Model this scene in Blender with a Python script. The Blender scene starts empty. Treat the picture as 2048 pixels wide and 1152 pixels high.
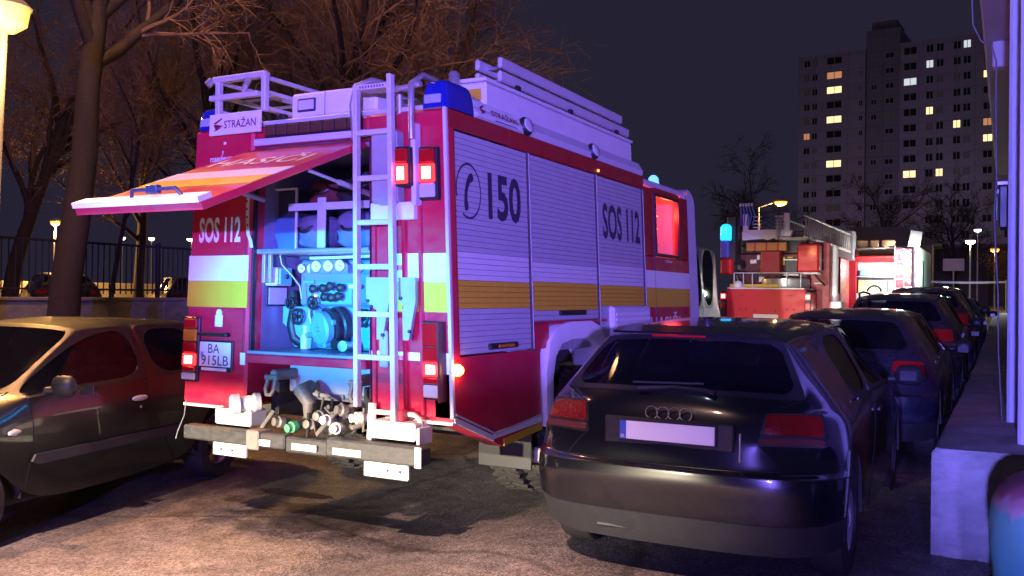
import bpy, bmesh, math, random
from mathutils import Vector as V, Matrix as MX
R = math.radians
random.seed(7)
SC = bpy.context.scene
COL = SC.collection

# ------------------------------------------------------------------ camera
cam_d = bpy.data.cameras.new('camera')
cam_d.sensor_width = 36.0
cam_d.lens = 1821.0 / 2048.0 * 36.0
cam_d.clip_start = 0.05
cam_d.clip_end = 2000
cam = bpy.data.objects.new('camera', cam_d)
COL.objects.link(cam)
YAW, PIT, ROL = .491, .008, .013
_d = V((-math.sin(YAW) * math.cos(PIT), math.cos(YAW) * math.cos(PIT), math.sin(PIT)))
_r0 = V((math.cos(YAW), math.sin(YAW), 0)); _u0 = _r0.cross(_d)
_r = _r0 * math.cos(ROL) + _u0 * math.sin(ROL)
_u = _u0 * math.cos(ROL) - _r0 * math.sin(ROL)
cam.matrix_world = MX(((_r.x, _u.x, -_d.x, 0), (_r.y, _u.y, -_d.y, 0), (_r.z, _u.z, -_d.z, 1.55), (0, 0, 0, 1)))
SC.camera = cam

# ------------------------------------------------------------------ world: night sky over a city
W = bpy.data.worlds.new('World'); SC.world = W; W.use_nodes = True
nt = W.node_tree; nt.nodes.clear()
o = nt.nodes.new('ShaderNodeOutputWorld')
sky = nt.nodes.new('ShaderNodeTexSky'); sky.sky_type = 'NISHITA'; sky.sun_disc = False
sky.sun_elevation = R(-4); sky.sun_rotation = R(200); sky.air_density = 1.6; sky.dust_density = 2.0
bg1 = nt.nodes.new('ShaderNodeBackground'); bg1.inputs[1].default_value = .05
nt.links.new(sky.outputs[0], bg1.inputs[0])
bg2 = nt.nodes.new('ShaderNodeBackground')          # light of the town scattered in the night sky
bg2.inputs[0].default_value = (.31, .275, .57, 1); bg2.inputs[1].default_value = .056
ad = nt.nodes.new('ShaderNodeAddShader')
nt.links.new(bg1.outputs[0], ad.inputs[0]); nt.links.new(bg2.outputs[0], ad.inputs[1])
nt.links.new(ad.outputs[0], o.inputs[0])

def light(name, kind, loc, energy, color, radius=.1, target=None, size=None, blend=.5, scale=None):
    l = bpy.data.lights.new(name, kind); l.energy = energy; l.color = color
    if kind != 'SUN': l.shadow_soft_size = radius
    ob = bpy.data.objects.new(name, l); COL.objects.link(ob); ob.location = loc
    if target is not None:
        ob.rotation_euler = (V(target) - V(loc)).to_track_quat('-Z', 'Y').to_euler()
    if kind == 'SPOT':
        l.spot_size = size; l.spot_blend = blend
        if scale: ob.scale = scale
    return ob
moon = light('moon', 'SUN', (0, 0, 50), .012, (.7, .78, 1), target=(10, 20, 0)); moon.data.angle = R(.5)
# the emergency vehicle standing behind the photographer: blue beacons on its roof and dipped headlights
light('beacon_or_fill_light', 'SPOT', (4.5, -8.0, 2.0), 21000, (.25, .145, 1.0), .12, (-3.5, 6.2, 2.25), R(32), .55, (1, .33, 1))
light('beacon_or_fill_light', 'SPOT', (.2, -9.0, 2.0), 20000, (.20, .17, 1.0), .12, (.05, 6.5, 3.2), R(12), .5, (1, 2.3, 1))
light('beacon_or_fill_light', 'POINT', (1.5, -9.0, 1.95), 4800, (.22, .14, 1.0), .12)  # added purple fill for the surroundings, not a beacon of its own
light('beacon_or_fill_light', 'SPOT', (-4.0, -9.0, 1.95), 38000, (.0, .46, 1.0), .10, (-4.15, 5.1, 1.50), R(7.2), 1.0, (1.75, .9, 1))
for hx in (-5.4, -4.0):
    light('headlight_beam', 'SPOT', (hx, -5.2, .72), 9000, (1, .86, .62), .06, (hx + .1, 5.0, .36), R(34), .55, (1.0, .17, 1.0))
# sodium street lamp left of the frame, high over the road
light('street_or_added_light', 'SPOT', (-8.9, 5.5, 11.0), 5600, (1, .44, .19), .2, (-5.2, 1.7, 0), R(46), .8)
light('street_or_added_light', 'SPOT', (-8.9, 5.5, 11.0), 3600, (1, .46, .21), .2, (-14.5, 12.0, 4.5), R(125), .7)
# added light behind the photographer, widens the glow on the near ground
light('street_or_added_light', 'SPOT', (-3.0, -3.0, 9.0), 19000, (1, .60, .48), .2, (-3.6, 1.0, 0), R(48), .8)
# added unseen lights before the far tower, they lift its facade
for q in ((-36, 146, 9), (-8, 150, 9)): light('street_or_added_light', 'POINT', q, 2100, (.9, .74, 1), .3)
# exposure
SC.view_settings.view_transform = 'Standard'; SC.view_settings.look = 'None'
SC.view_settings.exposure = 0; SC.view_settings.gamma = 1; SC.view_settings.use_curve_mapping = False
SC.cycles.max_bounces = 6; SC.cycles.diffuse_bounces = 3; SC.cycles.glossy_bounces = 4
SC.cycles.transparent_max_bounces = 12; SC.cycles.sample_clamp_indirect = 4
SC.cycles.use_denoising = True
SC.cycles.use_light_tree = True

# ------------------------------------------------------------------ materials
MATS = {}
def mat(name, col, rough=.5, metal=0., noise=0., nscale=6., bump=0., bscale=60., emit=None, es=0., coat=0., dirt=0., dirtcol=(.16, .13, .10), spec=.5, dscale=2.2):
    if name in MATS: return MATS[name]
    m = bpy.data.materials.new(name); m.use_nodes = True
    n = m.node_tree.nodes; L = m.node_tree.links
    b = n['Principled BSDF']
    b.inputs['Base Color'].default_value = (*col, 1)
    b.inputs['Roughness'].default_value = rough
    b.inputs['Metallic'].default_value = metal
    b.inputs['Specular IOR Level'].default_value = spec
    if coat: b.inputs['Coat Weight'].default_value = coat; b.inputs['Coat Roughness'].default_value = .06
    if emit:
        b.inputs['Emission Color'].default_value = (*emit, 1); b.inputs['Emission Strength'].default_value = es
    tc = n.new('ShaderNodeTexCoord')
    src = None
    if noise:
        t = n.new('ShaderNodeTexNoise'); t.inputs['Scale'].default_value = nscale; t.inputs['Detail'].default_value = 5
        L.new(tc.outputs['Object'], t.inputs['Vector'])
        mx = n.new('ShaderNodeMix'); mx.data_type = 'RGBA'
        mx.inputs[6].default_value = (*[max(0, c * (1 - noise)) for c in col], 1)
        mx.inputs[7].default_value = (*[min(1, c * (1 + noise)) for c in col], 1)
        L.new(t.outputs['Fac'], mx.inputs[0]); src = mx.outputs[2]
        rr = n.new('ShaderNodeMapRange'); rr.inputs[3].default_value = max(.02, rough - .12); rr.inputs[4].default_value = min(1, rough + .12)
        L.new(t.outputs['Fac'], rr.inputs[0]); L.new(rr.outputs[0], b.inputs['Roughness'])
    if dirt:
        t2 = n.new('ShaderNodeTexNoise'); t2.inputs['Scale'].default_value = dscale; t2.inputs['Detail'].default_value = 9; t2.inputs['Roughness'].default_value = .68
        mp = n.new('ShaderNodeMapping'); mp.inputs['Scale'].default_value = (1, 1, 2.6)
        L.new(tc.outputs['Object'], mp.inputs[0]); L.new(mp.outputs[0], t2.inputs['Vector'])
        r2 = n.new('ShaderNodeMapRange'); r2.inputs[1].default_value = .42; r2.inputs[2].default_value = .80; r2.inputs[3].default_value = 0; r2.inputs[4].default_value = dirt
        L.new(t2.outputs['Fac'], r2.inputs[0])
        m2 = n.new('ShaderNodeMix'); m2.data_type = 'RGBA'; m2.inputs[6].default_value = (*col, 1); m2.inputs[7].default_value = (*dirtcol, 1)
        if src: L.new(src, m2.inputs[6])
        L.new(r2.outputs[0], m2.inputs[0]); src = m2.outputs[2]
        m3 = n.new('ShaderNodeMapRange'); m3.inputs[3].default_value = rough; m3.inputs[4].default_value = .75; m3.inputs[2].default_value = max(dirt, .01)
        L.new(r2.outputs[0], m3.inputs[0]); L.new(m3.outputs[0], b.inputs['Roughness'])
        if coat:
            m4 = n.new('ShaderNodeMapRange'); m4.inputs[2].default_value = max(dirt, .01); m4.inputs[3].default_value = coat; m4.inputs[4].default_value = 0.05
            L.new(r2.outputs[0], m4.inputs[0]); L.new(m4.outputs[0], b.inputs['Coat Weight'])
    if src: L.new(src, b.inputs['Base Color'])
    if bump:
        t = n.new('ShaderNodeTexNoise'); t.inputs['Scale'].default_value = bscale; t.inputs['Detail'].default_value = 4
        L.new(tc.outputs['Object'], t.inputs['Vector'])
        bp = n.new('ShaderNodeBump'); bp.inputs['Strength'].default_value = bump; bp.inputs['Distance'].default_value = .01
        L.new(t.outputs['Fac'], bp.inputs['Height']); L.new(bp.outputs[0], b.inputs['Normal'])
    MATS[name] = m
    return m

def glass(name, tint=(.30, .32, .36), solid=.55, base=(.008, .008, .012), rough=.03):
    if name in MATS: return MATS[name]
    m = bpy.data.materials.new(name); m.use_nodes = True
    n = m.node_tree.nodes; L = m.node_tree.links; b = n['Principled BSDF']
    b.inputs['Base Color'].default_value = (*base, 1); b.inputs['Roughness'].default_value = rough
    tr = n.new('ShaderNodeBsdfTransparent'); tr.inputs[0].default_value = (*tint, 1)
    mx = n.new('ShaderNodeMixShader'); mx.inputs[0].default_value = solid
    L.new(tr.outputs[0], mx.inputs[1]); L.new(b.outputs[0], mx.inputs[2])
    L.new(mx.outputs[0], n['Material Output'].inputs[0])
    MATS[name] = m
    return m

RED = mat('fire_red', (.56, .012, .055), .28, 0, .10, 3, coat=.5, dirt=.34)
RED2 = mat('fire_red_plain', (.60, .008, .014), .4, 0, .10, 3, coat=.2, dirt=.04)
REDD = mat('fire_red_dark', (.36, .010, .022), .35, 0, .12, 3, dirt=.2)
SHUT = mat('shutter_aluminium', (.55, .55, .60), .42, .25, .06, 9, dirt=.10)
SHUTW = mat('shutter_white', (.72, .72, .72), .45, .1, .05, 9)
YEL = mat('reflective_yellow', (.68, .46, .03), .4, 0, .10, 10)
WHT = mat('reflective_white', (.82, .82, .80), .35, 0, .06, 8)
ALU = mat('aluminium', (.62, .62, .64), .32, .75, .08, 12, dirt=.15)
ALUP = mat('aluminium_painted', (.60, .60, .63), .45, .1, .10, 6, dirt=.25)
BLK = mat('black_plastic', (.018, .018, .02), .45, 0, .2, 10)
RUB = mat('rubber', (.020, .019, .018), .8, 0, .25, 20, bump=.3, dirt=.5, dirtcol=(.12, .10, .08))
DARK = mat('dark_underbody', (.03, .028, .027), .75, 0, .4, 8, dirt=.6, dirtcol=(.10, .085, .07))
STEEL = mat('dirty_steel', (.22, .20, .18), .55, .35, .3, 14, bump=.4, dirt=.5, dirtcol=(.25, .19, .13))
CREAM = mat('cream_paint', (.74, .70, .60), .45, 0, .12, 9, dirt=.3, dirtcol=(.30, .24, .17))
GREY = mat('grey_paint', (.33, .33, .36), .5, 0, .12, 6, dirt=.2)
LGREY = mat('light_grey_paint', (.62, .62, .66), .45, 0, .08, 6, dirt=.12)
WPAINT = mat('white_paint', (.78, .78, .78), .4, 0, .06, 5, dirt=.15)
BLUEL = mat('blue_lens', (.012, .02, .30), .12, 0, .1, 4, coat=.6)
INK = mat('print_dark', (.035, .03, .07), .5)
INKW = mat('print_white', (.80, .80, .80), .4)
AMBER = mat('amber_lens', (.60, .20, .015), .15, coat=.5)
REDL = mat('red_lens', (.42, .008, .012), .12, 0, .15, 6, coat=.6)
CLEARL = mat('clear_lens', (.55, .55, .58), .15, coat=.6)
LITRED = mat('lit_red_lamp', (.6, .02, .02), .3, emit=(1, .022, .018), es=4)
REDCORE = mat('lit_red_core', (.8, .3, .3), .3, emit=(1, .45, .36), es=14)
LITAMB = mat('lit_amber_lamp', (.6, .3, .02), .3, emit=(1, .42, .03), es=40)
LITWHT = mat('lit_white_lamp', (.8, .8, .8), .3, emit=(1, .95, .85), es=30)
SODIUM = mat('lit_sodium_lamp', (.8, .6, .3), .3, emit=(1, .36, .05), es=2.8)
FABRIC = mat('bag_fabric', (.15, .15, .27), .85, 0, .3, 14, bump=.6, bscale=25)
CONC = mat('concrete', (.31, .31, .30), .85, 0, .3, 5, bump=1.0, bscale=22, dirt=.65, dirtcol=(.09, .085, .08), dscale=3.5)
BARK = mat('bark', (.045, .035, .032), .9, 0, .35, 8, bump=.8, bscale=25)
TWIGSHADE = mat('twig_shaded', (.05, .04, .042), .9, 0, .3, 3)  # dark copy of the twig colour, gloom of the far trees put in
TWIG = mat('twig', (.25, .16, .115), .9, 0, .3, 3)  # lightened, lamp glow on the crowns put into the colour
IRON = mat('fence_iron', (.035, .035, .05), .55, .3, .2, 10)
SEAT = mat('seat_cloth', (.05, .05, .055), .9, 0, .2, 20)
CARGLASS = glass('car_glass')
GAP = mat('panel_gap', (.004, .004, .005), .9)
RIM = mat('wheel_rim', (.42, .42, .43), .4, .6, .1, 10, dirt=.5, dirtcol=(.12, .10, .08))

# ------------------------------------------------------------------ mesh builder
WARP = None
class MB:
    def __init__(s): s.v = []; s.f = []
    def add(s, vs, fs):
        k = len(s.v); s.v += [V(p) for p in vs]; s.f += [tuple(i + k for i in f) for f in fs]; return s
    def box(s, x0, x1, y0, y1, z0, z1, b=0., m=None):
        lo = (x0, y0, z0); hi = (x1, y1, z1)
        cs = [(i, j, k) for i in (0, 1) for j in (0, 1) for k in (0, 1)]
        P = lambda c: [hi[a] if c[a] else lo[a] for a in range(3)]
        if b <= 0:
            vs = [P(c) for c in cs]
            fs = [(0, 1, 3, 2), (4, 6, 7, 5), (0, 4, 5, 1), (2, 3, 7, 6), (0, 2, 6, 4), (1, 5, 7, 3)]
        else:
            b = min(b, *(abs(hi[a] - lo[a]) * .49 for a in range(3)))
            vs = []; idx = {}
            for c in cs:
                for k in range(3):
                    p = P(c)
                    for a in range(3):
                        if a != k: p[a] += -b if c[a] else b
                    idx[c, k] = len(vs); vs.append(p)
            fs = []
            for k in range(3):
                a, e = [q for q in range(3) if q != k]
                for sgn in (0, 1):
                    q = []
                    for (i, j) in ((0, 0), (1, 0), (1, 1), (0, 1)):
                        c = [0, 0, 0]; c[k] = sgn; c[a] = i; c[e] = j; q.append(idx[tuple(c), k])
                    fs.append(tuple(q))
                for i in (0, 1):
                    for j in (0, 1):
                        c0 = [0, 0, 0]; c0[a] = i; c0[e] = j; c1 = list(c0); c1[k] = 1
                        c0 = tuple(c0); c1 = tuple(c1)
                        fs.append((idx[c0, a], idx[c1, a], idx[c1, e], idx[c0, e]))
            for c in cs: fs.append((idx[c, 0], idx[c, 1], idx[c, 2]))
        if m is not None: vs = [m @ V(p) for p in vs]
        return s.add(vs, fs)
    def tube(s, pts, r, n=8, cap=True, closed=False):
        pts = [V(p) for p in pts]; N = len(pts)
        rs = r if isinstance(r, (list, tuple)) else [r] * N
        up = None; rings = []
        for i, p in enumerate(pts):
            if closed: t = pts[(i + 1) % N] - pts[i - 1]
            else: t = pts[min(i + 1, N - 1)] - pts[max(i - 1, 0)]
            if t.length < 1e-9: t = V((0, 0, 1))
            t.normalize()
            if up is None:
                up = V((0, 0, 1)) if abs(t.z) < .9 else V((1, 0, 0))
            a = (up - t * up.dot(t))
            if a.length < 1e-6: a = t.orthogonal()
            a.normalize(); up = a; b = t.cross(a)
            rings.append([p + (a * math.cos(6.28318 * k / n) + b * math.sin(6.28318 * k / n)) * rs[i] for k in range(n)])
        vs = [q for g in rings for q in g]; fs = []
        for i in range(N if closed else N - 1):
            j = (i + 1) % N
            for k in range(n): fs.append((i * n + k, i * n + (k + 1) % n, j * n + (k + 1) % n, j * n + k))
        if cap and not closed:
            fs.append(tuple(range(n))[::-1]); fs.append(tuple((N - 1) * n + k for k in range(n)))
        return s.add(vs, fs)
    def lathe(s, prof, c, ax, n=24, cap=True):
        ax = V(ax).normalized(); a = ax.orthogonal().normalized(); b = ax.cross(a); c = V(c)
        vs = []; N = len(prof)
        for (r, h) in prof:
            for k in range(n):
                t = 6.283185 * k / n; vs.append(c + ax * h + (a * math.cos(t) + b * math.sin(t)) * r)
        fs = [(i * n + k, i * n + (k + 1) % n, (i + 1) * n + (k + 1) % n, (i + 1) * n + k) for i in range(N - 1) for k in range(n)]
        if cap:
            fs.append(tuple(range(n))[::-1]); fs.append(tuple((N - 1) * n + k for k in range(n)))
        return s.add(vs, fs)
    def prism(s, poly, vec):
        vec = V(vec); n = len(poly); vs = [V(p) for p in poly] + [V(p) + vec for p in poly]
        fs = [tuple(range(n)), tuple(range(2 * n - 1, n - 1, -1))] + [(i, (i + 1) % n, n + (i + 1) % n, n + i) for i in range(n)]
        return s.add(vs, fs)
    def grid(s, rows, closed=False):
        m = len(rows[0]); vs = [p for r in rows for p in r]
        fs = [(i * m + k, i * m + (k + 1) % m, (i + 1) * m + (k + 1) % m, (i + 1) * m + k) for i in range(len(rows) - 1) for k in range(m if closed else m - 1)]
        return s.add(vs, fs)
    def build(s, name, m, parent=None, smooth=0, fix=True):
        vs = [WARP(p) for p in s.v] if WARP else s.v
        me = bpy.data.meshes.new(name); me.from_pydata([tuple(p) for p in vs], [], s.f)
        if fix:
            bm = bmesh.new(); bm.from_mesh(me); bmesh.ops.recalc_face_normals(bm, faces=bm.faces); bm.to_mesh(me); bm.free()
        if smooth:
            me.shade_smooth(); me.set_sharp_from_angle(angle=R(smooth))
        return link(name, me, m, parent)

def link(name, me, m, parent=None):
    ob = bpy.data.objects.new(name, me); COL.objects.link(ob)
    if m is not None and not me.materials: me.materials.append(m)
    if parent is not None: ob.parent = parent
    return ob
def thing(name, label, cat, loc=(0, 0, 0), rz=0, group=None):
    ob = bpy.data.objects.new(name, None); COL.objects.link(ob); ob.location = loc; ob.rotation_euler = (0, 0, rz)
    ob.empty_display_size = .2
    return tag(ob, label, cat, group)
def tag(ob, label, cat, group=None):
    ob['label'] = label; ob['category'] = cat
    if group: ob['group'] = group
    return ob
def structure(ob): ob['kind'] = 'structure'; return ob
def stuff(ob, label=None, cat=None):
    ob['kind'] = 'stuff'
    if label: ob['label'] = label; ob['category'] = cat
    return ob
def copy_of(ob, parent=None, loc=None):
    c = ob.copy(); COL.objects.link(c); c.parent = parent
    if loc is not None: c.location = loc
    return c
def copy_tree(ob, parent=None):
    c = copy_of(ob, parent)
    for ch in list(ob.children): copy_tree(ch, c)
    return c
def box(name, m, parent, *a, b=.004, mtx=None):
    return MB().box(*a, b=b, m=mtx).build(name, m, parent)
def tube(name, m, parent, pts, r, n=8, smooth=40):
    return MB().tube(pts, r, n).build(name, m, parent, smooth)
def text(name, s, m, parent, org, xa, ya, h, w=None, off=.0, shear=0., bold=0.):
    """flat lettering: org is the lower left corner, xa / ya the reading and the up direction"""
    cu = bpy.data.curves.new(name, 'FONT'); cu.body = s; cu.size = 1; cu.shear = shear; cu.offset = bold; cu.resolution_u = 3
    to = bpy.data.objects.new(name, cu); COL.objects.link(to)
    dg = bpy.context.evaluated_depsgraph_get(); dg.update()
    me = bpy.data.meshes.new_from_object(to.evaluated_get(dg))
    bpy.data.objects.remove(to); bpy.data.curves.remove(cu)
    xs = [v.co.x for v in me.vertices]; ys = [v.co.y for v in me.vertices]
    x0, x1, y0, y1 = min(xs), max(xs), min(ys), max(ys)
    sy = h / (y1 - y0); sx = (w / (x1 - x0)) if w else sy
    org = V(org); xa = V(xa).normalized(); ya = V(ya).normalized(); nz = xa.cross(ya)
    for v in me.vertices:
        p = org + xa * ((v.co.x - x0) * sx) + ya * ((v.co.y - y0) * sy) + nz * off
        v.co = WARP(p) if WARP else p
    me.materials.clear()
    return link(name, me, m, parent)

def ground_z(x, y):
    def st(a, b, t): t = max(0, min(1, (t - a) / (b - a))); return t * t * (3 - 2 * t)
    z = -.15 * (1 - st(-3.7, -2.5, x)) + .15 * (1 - st(-10, -7.6, x))
    if y > 14: z += .02 * min(y - 14, 60)
    return z
# ------------------------------------------------------------------ ground
def asphalt_material():
    m = bpy.data.materials.new('asphalt'); m.use_nodes = True
    n = m.node_tree.nodes; L = m.node_tree.links; b = n['Principled BSDF']
    tc = n.new('ShaderNodeTexCoord')
    def noise(sc, det=6, rough=.6):
        t = n.new('ShaderNodeTexNoise'); t.inputs['Scale'].default_value = sc; t.inputs['Detail'].default_value = det
        t.inputs['Roughness'].default_value = rough; L.new(tc.outputs['Object'], t.inputs['Vector']); return t
    big = noise(.55, 6); mid = noise(5, 6); fine = noise(60, 3)
    vor = n.new('ShaderNodeTexVoronoi'); vor.inputs['Scale'].default_value = 75; L.new(tc.outputs['Object'], vor.inputs['Vector'])
    cr = n.new('ShaderNodeValToRGB'); cr.color_ramp.elements[0].color = (.07, .066, .064, 1); cr.color_ramp.elements[1].color = (.25, .235, .225, 1)
    cr.color_ramp.elements[0].position = .36; cr.color_ramp.elements[1].position = .68
    mx = n.new('ShaderNodeMath'); mx.operation = 'MULTIPLY_ADD'; mx.inputs[1].default_value = .55; mx.inputs[2].default_value = .0
    L.new(mid.outputs['Fac'], mx.inputs[0])
    m2 = n.new('ShaderNodeMath'); m2.operation = 'MULTIPLY_ADD'; m2.inputs[1].default_value = .5; L.new(big.outputs['Fac'], m2.inputs[0]); L.new(mx.outputs[0], m2.inputs[2])
    L.new(m2.outputs[0], cr.inputs[0])
    st = n.new('ShaderNodeMix'); st.data_type = 'RGBA'; st.blend_type = 'MULTIPLY'; st.inputs[0].default_value = .85
    L.new(cr.outputs[0], st.inputs[6])
    c2 = n.new('ShaderNodeValToRGB'); c2.color_ramp.elements[0].color = (.35, .34, .33, 1); c2.color_ramp.elements[1].color = (1.7, 1.65, 1.6, 1)
    c2.color_ramp.elements[0].position = .15; c2.color_ramp.elements[1].position = .85
    L.new(vor.outputs['Color'], c2.inputs[0]); L.new(c2.outputs[0], st.inputs[7])
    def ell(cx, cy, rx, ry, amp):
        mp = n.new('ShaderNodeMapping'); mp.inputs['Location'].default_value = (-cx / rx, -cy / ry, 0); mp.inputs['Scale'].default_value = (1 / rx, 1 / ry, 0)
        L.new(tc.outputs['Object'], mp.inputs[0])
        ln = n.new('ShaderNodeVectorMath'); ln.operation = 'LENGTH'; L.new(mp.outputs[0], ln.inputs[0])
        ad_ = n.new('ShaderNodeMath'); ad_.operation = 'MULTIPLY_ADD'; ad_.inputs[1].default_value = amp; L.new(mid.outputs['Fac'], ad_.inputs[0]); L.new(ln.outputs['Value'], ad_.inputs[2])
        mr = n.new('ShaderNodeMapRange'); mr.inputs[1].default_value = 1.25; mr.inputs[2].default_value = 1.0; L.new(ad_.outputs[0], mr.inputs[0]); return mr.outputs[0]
    tail_shade = ell(-4.55, 5.35, 1.0, .75, 1.1); w2 = ell(-5.2, 5.95, .75, .22, 1.3)  # first: truck's shade under its tail put into the colour; second: wet patch
    wm = n.new('ShaderNodeMath'); wm.operation = 'MAXIMUM'; L.new(tail_shade, wm.inputs[0]); L.new(w2, wm.inputs[1])
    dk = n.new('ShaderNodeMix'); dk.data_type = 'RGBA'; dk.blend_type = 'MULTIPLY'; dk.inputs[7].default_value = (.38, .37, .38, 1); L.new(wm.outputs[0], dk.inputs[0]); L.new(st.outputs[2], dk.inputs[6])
    nz_ = noise(1.4, 4); wv = n.new('ShaderNodeMix'); wv.data_type = 'VECTOR'; wv.inputs[0].default_value = .22; L.new(tc.outputs['Object'], wv.inputs[4]); L.new(nz_.outputs['Color'], wv.inputs[5])
    vc = n.new('ShaderNodeTexVoronoi'); vc.feature = 'DISTANCE_TO_EDGE'; vc.inputs['Scale'].default_value = .42; L.new(wv.outputs[1], vc.inputs['Vector'])
    ck = n.new('ShaderNodeMapRange'); ck.inputs[1].default_value = .004; ck.inputs[2].default_value = .014; ck.inputs[3].default_value = .55; ck.inputs[4].default_value = 1; L.new(vc.outputs['Distance'], ck.inputs[0])
    cm_ = n.new('ShaderNodeMix'); cm_.data_type = 'RGBA'; cm_.blend_type = 'MULTIPLY'; cm_.inputs[0].default_value = 1; L.new(dk.outputs[2], cm_.inputs[6]); L.new(ck.outputs[0], cm_.inputs[7])
    L.new(cm_.outputs[2], b.inputs['Base Color'])
    rr = n.new('ShaderNodeMapRange'); rr.inputs[1].default_value = .35; rr.inputs[2].default_value = .62; rr.inputs[3].default_value = .30; rr.inputs[4].default_value = .75
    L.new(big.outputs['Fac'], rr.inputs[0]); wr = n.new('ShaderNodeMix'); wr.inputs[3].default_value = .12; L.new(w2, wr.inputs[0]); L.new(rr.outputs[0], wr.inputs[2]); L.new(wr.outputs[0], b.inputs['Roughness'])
    ah = n.new('ShaderNodeMath'); ah.operation = 'ADD'; L.new(vor.outputs['Distance'], ah.inputs[0]); L.new(fine.outputs['Fac'], ah.inputs[1])
    bp = n.new('ShaderNodeBump'); bp.inputs['Strength'].default_value = .9; bp.inputs['Distance'].default_value = .008
    L.new(ah.outputs[0], bp.inputs['Height']); L.new(bp.outputs[0], b.inputs['Normal'])
    return m
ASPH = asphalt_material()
def lin(a, b, n): return [a + (b - a) * i / n for i in range(n + 1)]
xs = [-400, -200, -100, -60, -30, -20] + lin(-14, 2, 80) + [6, 12, 30, 100, 300]
ys = [-60, -30, -15] + lin(-8, 20, 70) + [24, 30, 40, 55, 74, 90, 130, 250, 600]
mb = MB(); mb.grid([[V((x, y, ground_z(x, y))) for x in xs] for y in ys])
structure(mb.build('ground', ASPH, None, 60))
# raised ground of the car park beyond the retaining wall
CARP = mat('car_park_asphalt', (.06, .057, .055), .8, 0, .3, 2, bump=.4)
structure(MB().grid([[V((x, y, .6)) for x in (-300, -120, -60, -40, -30, -20, -14.3)] for y in (-20, 0, 10, 20, 40, 80, 200)]).build('car_park', CARP))
# dirt verge in front of the retaining wall
VERGE = mat('verge_soil', (.07, .055, .042), .95, 0, .4, 4, bump=.9, bscale=20)
random.seed(5)
structure(MB().grid([[V((x, y, ground_z(x, y) + .03 + random.uniform(0, .04))) for x in lin(-14.05, -10.6, 7)] for y in lin(-2, 40, 60)]).build('verge', VERGE, None, 50))
KERB = mat('kerb_concrete', (.30, .29, .28), .85, 0, .2, 5, bump=.4)
kb = MB().box(-.07, .07, .006, .994, -.1, .12, b=.015).build('kerb_stone', KERB); kme = kb.data; bpy.data.objects.remove(kb)
kr = thing('kerb', 'grey concrete kerb along the soil verge below the retaining wall', 'kerb', (-10.52, 0, 0))
for i in range(-2, 24):
    k = link('kerb_stone', kme, KERB, kr); k.location = (0, i, 0)

# ------------------------------------------------------------------ retaining wall and railing on the left
rw = thing('retaining_wall', 'long grey concrete retaining wall below the iron railing', 'wall', (-14, 0, 0))
pm = MB().box(-.15, .15, .008, 1.992, 0, 1.36, b=.02).build('panel', CONC); pme = pm.data; bpy.data.objects.remove(pm)
cm = MB().box(-.19, .19, .004, 1.996, 1.362, 1.42, b=.012).build('coping', CONC); cme = cm.data; bpy.data.objects.remove(cm)
for i in range(2, 12):
    link('panel', pme, CONC, rw).location = (0, i * 2, -.0); link('coping', cme, CONC, rw).location = (0, i * 2, 0)
fn = thing('railing_fence', 'dark iron railing with upright bars on the concrete retaining wall', 'fence', (-14, 0, 1.42))
box('rail', IRON, fn, -.02, .02, 4, 24, .93, .97); box('rail', IRON, fn, -.02, .02, 4, 24, .12, .155)
bm_ = MB().box(-.009, .009, -.009, .009, .06, .93, b=.002).build('bar', IRON); bme = bm_.data; bpy.data.objects.remove(bm_)
pm = MB().box(-.035, .035, -.035, .035, .002, 1.02, b=.006).build('post', IRON); pme2 = pm.data; bpy.data.objects.remove(pm)
for i in range(0, 11): link('post', pme2, IRON, fn).location = (0, 4 + i * 2, 0)
for i in range(1, 170):
    if i % 17: link('bar', bme, IRON, fn).location = (0, 4 + i * 2 / 17, 0)

# ------------------------------------------------------------------ low wall, building and painted block on the right
lw = thing('low_wall', 'low rough concrete wall with flat top beside the parked cars', 'wall', (-.36, 6.12, 0), R(-.36))
random.seed(11)
rows = []
for j in range(0, 33):
    y = j * 1.0
    w = .75
    z = .655 + ground_z(0, y + 6) + random.uniform(-.006, .006)
    e = random.uniform(-.006, .006)
    rows.append([V((e, y, -.1)), V((e, y, z - .09)), V((.012 + e, y, z - .03)), V((.045 + e, y, z - .004)), V((.3, y, z)), V((w, y, z)), V((w + .01, y, -.1))])
mb = MB().grid(rows); n0 = 7
mb.f.append(tuple(len(mb.v) - n0 + k for k in range(n0)))
mb.build('wall_body', CONC, lw, 50)
er = []
for a in range(25):
    z = -.1 + .752 * a / 24; row = []
    for k in range(25):
        x = .75 * k / 24; edge = max(0, .05 - x) * .5 + max(0, z - .60) * .4
        chip = .05 * max(0, math.sin(x * 31 + z * 17) * math.sin(z * 41 + 2) - .72) * 3
        row.append(V((max(x, .004 + (.04 if z > .62 else 0) * (z - .62) * 20), -.004 + edge + chip + random.uniform(-.004, .004), z)))
    er.append(row)
MB().grid(er).build('wall_end', CONC, lw, 70)
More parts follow.
